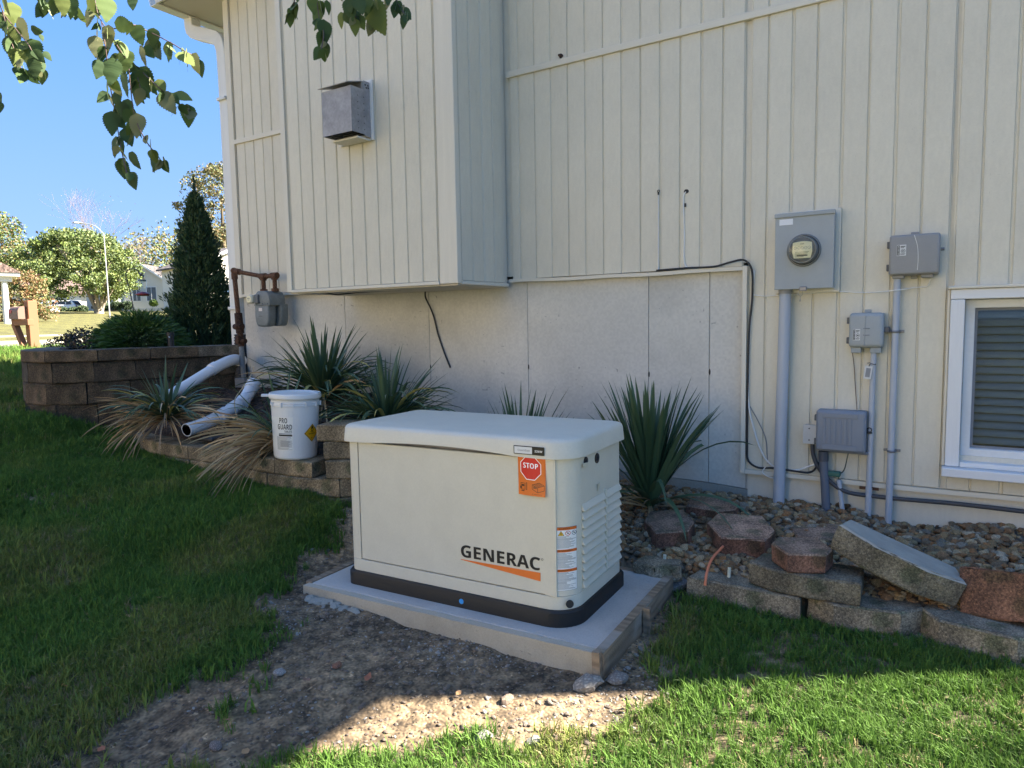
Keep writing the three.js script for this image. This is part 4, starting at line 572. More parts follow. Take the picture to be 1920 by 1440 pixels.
  const c = thing('conduit', 'thick grey conduit dropping from the electric meter into the gravel', 'conduit');
  part('pipe', rod([-.868, .30, .055], [-.848, y0 - .01, .055], .0315, .0315, 24), M.conduit, c); part('hub', rod([-.849, y0 - .022, .055], [-.848, y0 + .0015, .055], .036, .038, 24), M.boxgrey2, c);
}
// a plastic utility box: back plate, domed cover, hinges, clasp, cable bosses
function utilityBox(name, label, x0, x1, y0, y1, d, m, r, ribs) {
  const b = thing(name, label, 'utility box'); const w = x1 - x0;
  part('back_plate', rspan(x0 + .004, x1 - .004, y0 - .004, y1 - .003, .001, d * .45, .006), m, b);
  const cover = part('cover', boxUV(toCreasedNormals(new RoundedBoxGeometry(w, y1 - y0, d * .72, 4, r).translate((x0 + x1) / 2, (y0 + y1) / 2, d * .28 + d * .36), .6)), m, b);
  for (const t of [.2, .78]) part('hinge', rspan(x0 - .014, x0 + .003, lerp(y0, y1, t) - .017, lerp(y0, y1, t) + .017, .01, d * .6, .003), mat([.10, .105, .11], .6), b);
  return [b, cover];
}
const sticker = (x0, x1, y0, y1, z, parent) => { const t = canvasTex(128, 176, (c) => { c.fillStyle = '#cfcfca'; c.fillRect(0, 0, 128, 176); c.fillStyle = '#22221f'; c.fillRect(4, 8, 34, 160); c.fillStyle = '#cfcfca'; for (let i = 0; i < 7; i++) c.fillRect(12, 18 + i * 22, 18, 10); c.strokeStyle = '#22221f'; c.lineWidth = 6; c.beginPath(); c.arc(86, 100, 28, 0, 7); c.stroke(); c.fillStyle = '#22221f'; c.fillRect(70, 92, 30, 16); c.fillRect(50, 22, 66, 12); c.fillRect(50, 42, 50, 8); c.fillRect(48, 140, 70, 6); c.fillRect(48, 154, 60, 6); }); const g = rspan(x0, x1, y0, y1, z, z + .0009, .0003, 1), p = g.attributes.position, uv = g.attributes.uv; for (let i = 0; i < uv.count; i++) uv.setXY(i, (p.getX(i) - x0) / (x1 - x0), (p.getY(i) - y0) / (y1 - y0)); part('sticker', g, mat('#fff', .5, { map: t }), parent); };
{
  const z = .09, a = onZ(1668, 442, z), b = onZ(1761, 512, z), [B, cov] = utilityBox('phone_box', 'dark grey telephone box highest on the wall, right of the meter', a.x, b.x, b.y, a.y, z, M.boxgrey2, .012);
  sticker(a.x + .035, a.x + .076, a.y - .105, a.y - .05, z + .0003, cov); part('mount_tab', rspan(a.x + .09, a.x + .125, a.y, a.y + .018, .002, .012, .003), M.boxgrey2, B); part('mount_tab', rspan(a.x + .095, a.x + .125, b.y - .02, b.y, .002, .012, .003), M.boxgrey2, B);
  part('cable_boss', rspan(a.x + .015, a.x + .07, b.y - .018, b.y + .001, .012, .066, .006), M.boxgrey2, B); part('cable_boss', rspan(b.x - .08, b.x - .025, b.y - .018, b.y + .001, .012, .066, .006), M.boxgrey2, B);
  part('screw', rod([b.x + .002, a.y - .08, .05], [b.x + .018, a.y - .08, .05], .008, .008, 8), M.galv, B);
  part('scratch', tube([[a.x + .11, a.y - .005, z], [a.x + .125, a.y - .06, z + .0006], [a.x + .13, a.y - .13, z + .0002], [a.x + .128, b.y + .02, z]], .0012, 20, 5), M.cablew, B);
  const c = thing('conduit', 'thin grey conduit running from the telephone box to the ground', 'conduit');
  part('pipe', rod([-.310, .27, .04], [-.302, b.y - .017, .04], .0165, .0165, 16), M.conduit, c);
  for (const y of [1.415, .785]) part('strap', merge([rspan(-.345, -.265, y - .007, y + .007, .002, .008, .002), new THREE.TorusGeometry(.0185, .004, 6, 18).rotateX(Math.PI / 2).scale(1, 1.6, 1).translate(-.305, y, .04)]), M.galv, c);
}
{
  const z = .075, a = onZ(1592, 587, z), b = onZ(1656, 652, z), [B, cov] = utilityBox('phone_box', 'small rounded grey telephone box below the meter with sticker and tag', a.x, b.x, b.y, a.y, z, M.boxgrey, .02);
  sticker(a.x + .022, a.x + .056, a.y - .145, a.y - .085, z + .0003, cov); part('ridge', rspan(a.x + .075, a.x + .079, b.y + .012, a.y - .012, z - .001, z + .003, .001), M.boxgrey, cov); part('ridge', merge([rspan(a.x + .07, a.x + .1, a.y - .085, a.y - .08, z - .001, z + .003, .001).rotateZ(0), rspan(a.x + .07, a.x + .1, a.y - .12, a.y - .115, z - .001, z + .003, .001)]), mat([.2, .22, .24], .6), cov);
  part('mount_tab', rspan((a.x + b.x) / 2 - .016, (a.x + b.x) / 2 + .016, a.y, a.y + .017, .002, .012, .003), M.boxgrey, B);
  part('cable_boss', rspan(a.x + .01, a.x + .06, b.y - .03, b.y + .001, .01, .055, .006), M.boxgrey, B); part('cable_boss', rspan(b.x - .065, b.x - .012, b.y - .03, b.y + .001, .01, .055, .006), M.boxgrey, B); part('clasp', rspan(b.x - .002, b.x + .024, a.y - .105, a.y - .075, .015, .045, .005), mat([.10, .10, .105], .5), B);
  const c = thing('conduit', 'grey conduit passing behind ribbed box from small telephone box', 'conduit');
  part('pipe', rod([-.410, .29, .036], [-.402, b.y - .03, .036], .0145, .0145, 16), M.conduit, c); part('coupling', rod([-.4085, .42, .036], [-.4065, .575, .036], .0165, .0165, 16), M.conduit, c);
  part('strap', rspan(-.455, -.36, .56, .577, .016, .0225, .003), M.rust, c);
  const t = thing('paper_tag', 'small printed tag tied to the conduit below the small box', 'tag'); const tg = part('tag', rspan(-.018, .018, -.07, 0, -.0006, .0006, .0003, 1), mat([.62, .61, .57], .6), t); t.position.set(-.42, 1.235, .06); t.rotation.set(0, .1, -.12); part('print', rspan(-.011, .011, -.06, -.012, .0006, .0011, .0002, 1), mat([.25, .25, .25], .6), tg); part('tie', tube([[-.0, -.002, 0], [.005, .012, .004], [.03, .010, .0], [.018, .018, -.03], [-.01, .012, -.02]], .0018, 20, 5), M.cableb, t);
  solo('thin_cable', 'thin brown wire hanging from the small telephone box to ribbed box', 'cable', tube([[-.505, b.y - .028, .03], [-.497, b.y - .10, .016], [-.488, b.y - .22, .014], [-.475, .995, .03]], .0024, 30, 5), mat([.16, .12, .09], .6));
}
{
  const z = .10, a = onZ(1530, 768, z), b = onZ(1622, 852, z), [B, cov] = utilityBox('cable_box', 'blue-grey ribbed plastic cable box low on the wall', a.x, b.x, b.y, a.y, z, M.boxblue, .016);
  part('panel_band', rspan(a.x + .032, b.x - .04, a.y - .04, a.y - .016, z - .001, z + .004, .002), M.boxblue, cov); part('panel_band', rspan(a.x + .032, b.x - .04, b.y + .012, b.y + .038, z - .001, z + .004, .002), M.boxblue, cov);
  for (let i = 0; i < 6; i++) part('rib', rspan(a.x + .036 + i * .026, a.x + .05 + i * .026, b.y + .042, a.y - .045, z - .001, z + .0035, .0016), M.boxblue, cov);
  part('base_flange', rspan(a.x + .01, b.x + .012, b.y - .012, b.y + .004, .002, .055, .004), M.boxblue, B); part('padlock', merge([new THREE.TorusGeometry(.011, .003, 8, 16).translate(b.x + .012, (a.y + b.y) / 2 + .012, .05), rspan(b.x, b.x + .026, (a.y + b.y) / 2 - .008, (a.y + b.y) / 2 + .002, .042, .058, .003)]), M.black, B);
  const o = thing('outlet_box', 'small pale outlet box with cover screws beside the ribbed box', 'outlet'); const p = onZ(1507, 797, .05), q = onZ(1529, 832, .05);
  part('box', rspan(p.x, q.x + .012, q.y, p.y, .002, .05, .005), mat([.50, .49, .45], .5, { map: tFine }), o); part('cover', rspan(p.x - .003, q.x + .010, q.y - .003, p.y + .003, .05, .055, .002), mat([.55, .54, .50], .5, { map: tFine }), o); for (const y of [.88, .815]) part('screw', rod([p.x + .03, y, .054], [p.x + .03, y, .057], .004, .004, 8), M.dark, o);
  solo('flexible_conduit', 'dark flexible conduit curving from the outlet box along the foundation', 'conduit', tube([[q.x - .018, q.y + .004, .03], [q.x - .018, q.y - .04, .035], [q.x + .01, q.y - .12, .045], [q.x + .07, .60, .05], [q.x + .15, .545, .045], [-.35, .53, .03], [.0, .535, .022], [.5, .53, .022], [1.6, .53, .022]], .0115, 120, 12), mat([.055, .055, .058], .6));
  const d = thing('conduit', 'dark slate conduit rising from the gravel into the ribbed box', 'conduit'); part('pipe', rod([-.605, .33, .06], [-.632, .715, .062], .0225, .0225, 18), M.conduitdark, d); part('cap', rod([-.632, .705, .062], [-.634, b.y - .008, .062], .026, .026, 18), mat([.06, .065, .075], .5), d);
  const e = thing('conduit', 'short thin grey conduit stub with green plug beside the dark one', 'conduit'); part('pipe', rod([-.523, .36, .045], [-.555, .605, .045], .0125, .0125, 14), M.conduit, e); part('green_plug', rspan(-.61, -.545, .622, .652, .035, .07, .008), mat([.03, .12, .085], .5), e); part('wire', tube([[-.552, .60, .045], [-.556, .63, .05], [-.53, .66, .06], [-.51, b.y - .01, .05]], .003, 20, 6), mat([.05, .07, .05], .5), e);
}
/* ------------------------------------------------ loose cables */
const wire = (name, label, pts, r, m, seg = 60) => solo(name, label, 'cable', tube(pts, r, seg, 6), m);
wire('black_cable', 'black cable hanging free under the bay across the concrete', [[-3.45, 1.755, .05], [-3.475, 1.70, .02], [-3.455, 1.62, -.01], [-3.43, 1.55, -.018], [-3.395, 1.42, -.02], [-3.34, 1.28, -.02], [-3.285, 1.16, -.022]], .0065, M.cableb);
wire('black_cable', 'black cable drooping behind the bottom edge of the bay', [[-4.30, 1.744, .45], [-4.10, 1.742, .46], [-3.98, 1.728, .44], [-3.9, 1.735, .40], [-3.7, 1.742, .36], [-3.45, 1.744, .32]], .005, M.cableb);
wire('black_cable', 'black cable looping over the siding corner and down the trim', [[-1.62, 1.802, .016], [-1.42, 1.806, .018], [-1.25, 1.806, .02], [-1.16, 1.825, .026], [-1.085, 1.832, .03], [-1.045, 1.79, .028], [-1.038, 1.65, .014], [-1.052, 1.45, .012], [-1.058, 1.1, .012], [-1.058, .75, .012], [-1.05, .66, .012], [-1.0, .625, .014], [-.9, .63, .02], [-.80, .625, .02], [-.70, .63, .03], [-.65, .70, .05]], .0062, M.cableb, 160);
wire('white_cable', 'white cable climbing the trim and curving to the ribbed box', [[-1.03, 1.77, .012], [-1.048, 1.5, .01], [-1.055, 1.2, .008], [-1.05, .98, .01], [-1.02, .85, .012], [-.98, .73, .012], [-.93, .655, .014], [-.87, .628, .014], [-.78, .63, .016], [-.70, .665, .02], [-.62, .705, .06]], .0055, M.cablew, 140);
wire('white_cable', 'thin white cable running from trim below meter to telephone box', [[-1.04, 1.632, .012], [-.98, 1.622, .004], [-.9, 1.622, .006], [-.6, 1.632, .006], [-.45, 1.622, .006], [-.3, 1.628, .058], [-.22, 1.64, .01], [-.17, 1.645, .008], [-.155, 1.68, .03]], .003, M.cablew, 100);
wire('white_cable', 'short white cable rising on the siding to a small hook', [[-1.612, 1.80, .008], [-1.613, 1.9, .004], [-1.613, 2.1, .004], [-1.613, 2.27, .004]], .003, M.cablew);
wire('white_cable', 'short white cable entering a dark hole in the siding', [[-1.43, 1.81, .01], [-1.445, 1.84, .006], [-1.447, 2.0, .004], [-1.452, 2.18, .006], [-1.45, 2.245, .006], [-1.44, 2.262, .0]], .004, M.cablew);
wire('grey_cable', 'grey cable dangling in a curve beside the J-shaped trim', [[-1.045, .98, .008], [-1.0, .90, .006], [-.955, .80, .006], [-.945, .70, .006], [-.94, .65, .008]], .003, M.cableg);
wire('white_cable', 'white cable loop drooping below the lower trim strip', [[-.95, .632, .02], [-.965, .60, .022], [-.92, .572, .02], [-.88, .58, .02], [-.86, .605, .022]], .0038, M.cablew);
{ const hk = thing('cable_hole', 'dark drilled hole with rubber grommet in the cream siding', 'hole'); part('grommet', new THREE.TorusGeometry(.010, .0042, 8, 18).scale(1.1, .9, .6).translate(-1.437, 2.264, .002), M.black, hk); part('hole', new THREE.CircleGeometry(.009, 16).translate(-1.437, 2.264, .0012), M.dark, hk); part('clip', rspan(-1.449, -1.437, 2.172, 2.194, .0015, .008, .002), M.black, hk); }
solo('cable_clip', 'tiny metal clip at the top of short white cable', 'clip', merge([new THREE.TorusGeometry(.007, .0022, 6, 12).translate(-1.612, 2.285, .004), rspan(-1.616, -1.608, 2.262, 2.28, .001, .01, .002)]), M.dark);
solo('wall_nail', 'dark rusty nail head on the siding band trim', 'nail', merge([rspan(-2.293, -2.268, 3.222, 3.236, .0, .03, .003), rspan(-2.288, -2.278, 3.212, 3.224, .002, .02, .003)]), mat([.05, .03, .025], .8));
{ const A = onY(1322, 1086, .32), B = onY(1357, 1028, .36); solo('orange_cable', 'short orange cable end sticking out of the gravel', 'cable', tube([[A.x, .29, A.z], [A.x, .335, A.z - .02], [lerp(A.x, B.x, .4), .37, lerp(A.z, B.z, .3)], [B.x + .01, .385, B.z + .05]], .0065, 30, 8), mat([.75, .22, .10], .55)); }
for (const [x, y, l] of [[1245, 1055, 'short white plastic stub standing in gravel behind the pad'], [1366, 1080, 'short cream plastic stub standing in gravel beside the terrace']]) { const p = onY(x, y, .305); solo('pipe_stub', l, 'stub', rod([p.x, .27, p.z], [p.x + .004, .345, p.z], .008, .008, 10), mat([.62, .62, .50], .5)); }

/* ------------------------------------------------ yuccas */
function bladeGeo(len, w, droop, fold, twist, n = 7) {   // grows along +y and bends towards +z
  const pos = [], idx = [], uv = []; let y = 0, z = 0, a = 0; const st = len / n;
  for (let i = 0; i <= n; i++) {
    const t = i / n, ww = w * (t < 0.12 ? 0.75 + t * 2.1 : Math.pow(1 - (t - .12) / .88, 0.62)), tw = twist * t, c = Math.cos(tw), s = Math.sin(tw);
    const nz = Math.cos(a), ny = -Math.sin(a); // upward normal of the bent blade
    for (const e of [-1, 0, 1]) { const dx = e * ww / 2, up = e ? fold * ww : 0; pos.push(dx * c, y + ny * (up + dx * s) * -1, z + nz * -(up + dx * s)); uv.push(e * .5 + .5, t); }
    if (i < n) for (const q of [0, 1]) { const k = i * 3 + q; idx.push(k, k + 1, k + 3, k + 1, k + 4, k + 3); }
    y += Math.cos(a) * st; z += Math.sin(a) * st; a += droop / n * (0.4 + 1.2 * t);
  }
  const g = new THREE.BufferGeometry(); g.setAttribute('position', new THREE.Float32BufferAttribute(pos, 3)); g.setAttribute('uv', new THREE.Float32BufferAttribute(uv, 2)); g.setIndex(idx); g.computeVertexNormals(); return g;
}
const leafMat = (r, g, b, tr = .12) => new THREE.MeshPhysicalMaterial({ color: lin(r, g, b), roughness: .5, side: THREE.DoubleSide, transmission: tr, thickness: 0, sheen: 0 });
const yGreen = [leafMat(.070, .125, .055), leafMat(.056, .108, .048), leafMat(.088, .140, .062), leafMat(.100, .150, .095)], yDry = [mat([.50, .36, .19], .85, { side: 2 }), mat([.42, .29, .15], .85, { side: 2 }), mat([.56, .43, .25], .85, { side: 2 }), mat([.31, .21, .12], .85, { side: 2 })], yYel = mat([.45, .40, .12], .7, { side: 2 });
const VAR = { up: [], arch: [], dry: [] }; { const r = rng(33); for (let i = 0; i < 8; i++) { VAR.up.push(bladeGeo(1, .062, rr(.05, .5, r), .22, rr(-.5, .5, r))); VAR.arch.push(bladeGeo(1, .06, rr(.9, 2.0, r), .18, rr(-.9, .9, r), 9)); VAR.dry.push(bladeGeo(1, .035, rr(.3, 1.5, r), .3, rr(-2.5, 2.5, r), 9)); } }
function yucca(label, pos, o) {
  const r = rng(o.seed), g = thing('yucca_plant', label, 'plant', pos, 'yucca plants in the beds along the wall');
  const add = (geo, m, az, tilt, len, w, y = 0) => { const l = part('leaf', geo, m, g); l.position.set(Math.sin(az) * .02, y, Math.cos(az) * .02); l.rotation.set(tilt, az, 0, 'YXZ'); l.scale.set(len * w, len, len); };
  for (let i = 0; i < o.up; i++) { const az = r() * 6.283, t = Math.pow(r(), .8) * (o.spread ?? .95); add(VAR.up[Math.floor(r() * 8)], yGreen[Math.floor(r() * (o.pale ? 4 : 3))], az, t, o.len * rr(.72, 1.05, r), rr(.75, 1.1, r) * (o.w ?? 1), rr(0, .05, r)); }
  for (let i = 0; i < (o.arch ?? 0); i++) { const az = (o.dir ?? 0) + (r() - .5) * (o.fan ?? 6.283); add(VAR.arch[Math.floor(r() * 8)], r() < .1 ? yYel : yGreen[Math.floor(r() * (o.pale ? 4 : 3))], az, rr(.5, 1.15, r), o.len * rr(.75, 1.1, r), rr(.75, 1.05, r) * (o.w ?? 1), rr(0, .06, r)); }
  for (let i = 0; i < (o.dry ?? 0); i++) { const az = (o.dir ?? 0) + (r() - .5) * (o.dryFan ?? 4.4); add(VAR.dry[Math.floor(r() * 8)], yDry[Math.floor(r() * 4)], az, rr(.95, 2.0, r), (o.dryLen ?? o.len) * rr(.6, 1.1, r), rr(.6, 1.1, r), rr(.0, .07, r)); }
  return g;
}
const gy = (x, z) => groundH(x, z);
const Y = (px, py, h) => { const p = onY(px, py, h); return p; };
yucca('yucca with broad grey-green leaves and straw skirt before the planter wall', V(-5.02, .80, 1.22), { seed: 1, up: 34, len: .46, spread: 1.3, arch: 75, dry: 130, dir: .55, fan: 5.4, dryFan: 4.6, dryLen: .54, pale: true, w: 1.2 });
yucca('yucca with long straw-coloured leaves spilling in front of the bucket', V(-3.78, .70, 1.16), { seed: 2, up: 16, len: .50, arch: 16, dry: 130, dir: -.72, fan: 3.2, dryFan: 2.3, dryLen: .60, spread: 1.1 });
yucca('tall yucca with upright leaves against the concrete near the gas meter', V(-4.12, .90, .50), { seed: 3, up: 105, len: .66, spread: 1.4, arch: 70, dry: 14, w: 1.15 });
yucca('bushy green yucca right behind the bucket and terrace stack', V(-3.24, .78, .74), { seed: 4, up: 125, len: .56, spread: 1.5, arch: 80, dry: 8, w: 1.1 });
yucca('yucca whose leaf tips show behind the generator lid', V(-2.32, .42, .52), { seed: 5, up: 64, len: .68, spread: .85, arch: 10, dry: 4, w: .85 });
yucca('upright dark yucca in gravel at the right of the generator', V(-1.50, .41, .42), { seed: 6, up: 110, len: .74, spread: .56, arch: 22, dry: 12, w: 1.1 });
solo('dead_twig', 'thin dry looping stem rising beside the white pipes', 'twig', tube([[-4.55, .80, .95], [-4.62, .93, .92], [-4.75, 1.02, .75], [-4.95, 1.12, .5], [-5.1, 1.15, .38]], .004, 40, 5), yDry[2]);

/* ------------------------------------------------ stones, earth, grass */
const pebble = (seed, sub = 1) => { const g0 = mergeVertices((() => { const q = new THREE.IcosahedronGeometry(1, sub); q.deleteAttribute('uv'); q.deleteAttribute('normal'); return q; })(), 1e-3), p = g0.attributes.position; for (let i = 0; i < p.count; i++) { const x = p.getX(i), y = p.getY(i), z = p.getZ(i), n = .45 + 1.1 * fbm(x * .95 + seed * 3.1 + 40, y * .95 + seed + 40, z * .95 + .41 + seed, 3); p.setXYZ(i, x * n, y * n * .72, z * n * .9); } return boxUV(toCreasedNormals(g0, .3), 1.6); };
const PEB = [1, 2, 3, 4, 5].map(s => pebble(s));
const tStone = dataTex(256, (u, v) => { const a = fbm(u * 5, v * 5, 4, 4, 5), b = vnoise(u * 60, v * 60, 6, 60); return grey(.72 + .5 * (a - .5) + .25 * (b - .5)); });
const stoneMat = mat([1, 1, 1], .85, { map: tStone });
function scatter(name, label, geos, m, spots) { // spots: {p, q, s:[x,y,z], c}
  const n = geos.length, g = new THREE.Group(); g.name = numbered(name); g.userData = { kind: 'stuff', label }; scene.add(g); const by = geos.map(() => []); spots.forEach((s, i) => by[i % n].push(s));
  const M4 = new THREE.Matrix4(), e = new THREE.Euler(), q = new THREE.Quaternion();
  by.forEach((list, i) => { if (!list.length) return; const im = new THREE.InstancedMesh(geos[i], m, list.length); list.forEach((s, k) => { q.setFromEuler(e.set(...s.e)); im.setMatrixAt(k, M4.compose(s.p, q, V(...s.s))); im.setColorAt(k, s.c); }); im.name = name + '_pieces'; im.userData = { kind: 'stuff' }; im.castShadow = im.receiveShadow = true; g.add(im); });
}
{ // river gravel in the bed: mixed tan, rust and grey stones
  const r = rng(55), sp = [], tones = [[.54, .34, .15], [.46, .25, .11], [.60, .43, .21], [.40, .28, .16], [.68, .51, .29], [.52, .25, .09], [.33, .20, .10], [.44, .37, .27], [.74, .61, .41]];
  for (let i = 0; i < 15000; i++) { const x = rr(-2.7, 2.2, r), z = rr(-.02, 1.02, r); if (sd(x, z, GRAVEL) > -.005) continue; const s = Math.pow(r(), 2) * .018 + .0075, t = tones[Math.floor(r() * tones.length)], k = rr(.75, 1.25, r); sp.push({ p: V(x, gy(x, z) + s * rr(.1, .75, r), z), e: [rr(-.6, .6, r), r() * 6.28, rr(-.6, .6, r)], s: [s * rr(.9, 1.45, r), s * rr(.7, 1.05, r), s], c: lin(t[0] * k, t[1] * k, t[2] * k) }); }
  scatter('gravel', 'mixed tan and rust coloured landscape gravel along the foundation', PEB, stoneMat, sp);
  // limestone chips, crumbs and clods in the bare earth round the pad
  const cp = [], chip = [[.56, .52, .45], [.47, .41, .34], [.64, .60, .53], [.38, .31, .24]];
  for (let i = 0; i < 26000; i++) { const x = rr(-3.2, -.6, r), z = rr(1.0, 3.5, r), e = bare(x, z); if (r() > e) continue; const edge = clamp(1.5 - Math.abs(z - 2.1) * 1.9); if (r() > .05 + .8 * edge * smooth(.32, .52, fbm(x * 2 + 3, z * 2, 0, 3))) continue; const big = r() < .022, s = big ? rr(.006, .011, r) : .0016 + .004 * Math.pow(r(), 2.4), t = chip[Math.floor(r() * 4)]; cp.push({ p: V(x, gy(x, z) + s * .25, z), e: [rr(-.5, .5, r), r() * 6.28, rr(-.5, .5, r)], s: [s * 1.35, s * .8, s], c: lin(...t) }); }
  scatter('gravel_chips', 'pale limestone chips scattered in the bare earth', PEB.slice(0, 3), stoneMat, cp);
  const cl = []; for (let i = 0; i < 11000; i++) { const x = rr(-3.2, -.6, r), z = rr(1.0, 3.5, r); if (r() > bare(x, z)) continue; const s = .002 + .008 * Math.pow(r(), 4), k = rr(.8, 1.25, r), m = smooth(.45, .62, fbm(x * 2.4 + 5, z * 2.4, 0, 4)); cl.push({ p: V(x, gy(x, z) + s * .2, z), e: [rr(-.5, .5, r), r() * 6.28, 0], s: [s * 1.2, s * .75, s], c: lin(lerp(.36, .21, m) * k, lerp(.275, .16, m) * k, lerp(.20, .12, m) * k) }); }
  scatter('dirt_clods', 'crumbly clods of brown earth round the pad', PEB.slice(2), stoneMat, cl);
  // bark and leaf litter in the planted beds
  const bk = []; const flat = new THREE.BoxGeometry(1, .25, .45); for (let i = 0; i < 5000; i++) { const x = rr(-8.2, -2.8, r), z = rr(-.05, 1.3, r); if (sd(x, z, BED) > -.03 && sd(x, z, PLANTER) > -.2) continue; const s = rr(.012, .035, r), k = rr(.5, 1.3, r); bk.push({ p: V(x, gy(x, z) + .006, z), e: [rr(-.35, .35, r), r() * 6.28, rr(-.35, .35, r)], s: [s, s * .5, s], c: lin(.19 * k, .125 * k, .085 * k) }); }
  scatter('bark_litter', 'dark bark and dead leaf litter in the planting beds', [boxUV(flat)], stoneMat, bk);
}
// loose stones big enough to tell apart
for (const [px, py, s, t, l] of [[950, 1318, .022, [.50, .36, .25], 'tan chunk of stone at the edge of the sunlit earth'], [905, 1385, .026, [.62, .57, .50], 'pale flat stone in the sunlit bare earth'], [1000, 1392, .02, [.66, .6, .52], 'whitish stone chip beside the sunlit grass'], [815, 1165, .02, [.60, .52, .30], 'yellowish stone below the front form board'], [633, 1250, .018, [.42, .20, .12], 'small rusty brick fragment in the shaded dirt'], [525, 1265, .020, [.52, .50, .46], 'grey stone at the edge of the grass patch'], [1100, 1290, .045, [.55, .50, .42], 'angular stone wedged under the front corner of the pad'], [1160, 1280, .035, [.40, .37, .33], 'grey rock beside the front corner of the pad'], [1270, 1105, .05, [.46, .44, .41], 'rough grey rock by the end of the side form board'], [405, 1405, .02, [.34, .28, .24], 'dull brown stone in the cracked earth at lower left']]) {
  const p = onY(px, py, .2), q = onY(px, py, gy(p.x, p.z)); const o = solo('loose_stone', l, 'stone', PEB[(px + py) % 5], mat(t, .9, { map: tStone })); o.position.set(q.x, gy(q.x, q.z) + s * .35, q.z); o.scale.set(s * 1.2, s * .8, s); o.rotation.set(.2, px, .1);
}
// fallen leaves: curled, brown and yellow
{ const r = rng(77); const shapeLeaf = () => { const s = new THREE.Shape(); s.moveTo(0, -1); s.quadraticCurveTo(.75, -.5, .55, .2); s.quadraticCurveTo(.3, .75, 0, 1); s.quadraticCurveTo(-.3, .75, -.55, .2); s.quadraticCurveTo(-.75, -.5, 0, -1); const g = new TessellateModifier(.5, 3).modify(new THREE.ShapeGeometry(s, 4)).rotateX(-Math.PI / 2), p = g.attributes.position; for (let i = 0; i < p.count; i++) p.setY(i, .35 * p.getX(i) ** 2 + .22 * p.getZ(i) ** 2 + .1 * Math.sin(p.getZ(i) * 5)); g.computeVertexNormals(); return g; };
  const lg = shapeLeaf(), tones = [[.30, .14, .07], [.38, .22, .10], [.24, .13, .08], [.42, .30, .14], [.34, .12, .06]];
  const spots = [[735, 1235, 'dark red-brown dead leaf on the dirt below the pad'], [690, 1270, 'brown curled leaf between the chips and pad'], [190, 1405, 'rusty dead leaf on the earth at the lower left'], [425, 1350, 'dark curled leaf on the shaded dirt'], [120, 1285, 'brown dead leaf in the grass near the lower left'], [52, 1290, 'orange-yellow leaf caught in the left lawn'], [575, 1275, 'maroon leaf lying in the centre of the dirt patch'], [460, 1410, 'brown leaf by the cracks in the bare earth'], [1290, 1190, 'tan dead leaf in the grass beside the terrace'], [1150, 1195, 'brown leaf against the side form board'], [240, 1155, 'pale dead leaf in the shaded lawn'], [1245, 1165, 'curled brown leaf by the corner of the terrace'], [300, 1120, 'dull orange leaf in the dark grass'], [1680, 1210, 'small upright brown leaf before the terrace blocks'], [860, 1300, 'brown leaf on the dirt below the logo'], [1540, 1420, 'tan leaf in the sunlit grass']];
  for (const [px, py, l] of spots) { let p = onY(px, py, .25); for (let k = 0; k < 4; k++) p = onY(px, py, gy(p.x, p.z) + .02); const o = solo('fallen_leaf', l, 'leaf', lg, mat(tones[Math.floor(r() * 5)], .8, { side: 2 }), 'fallen leaves on the ground'); const s = rr(.014, .022, r); o.scale.set(s, s, s); o.position.copy(p); o.rotation.set(rr(-.4, .4, r), r() * 6, rr(-.4, .4, r)); } }
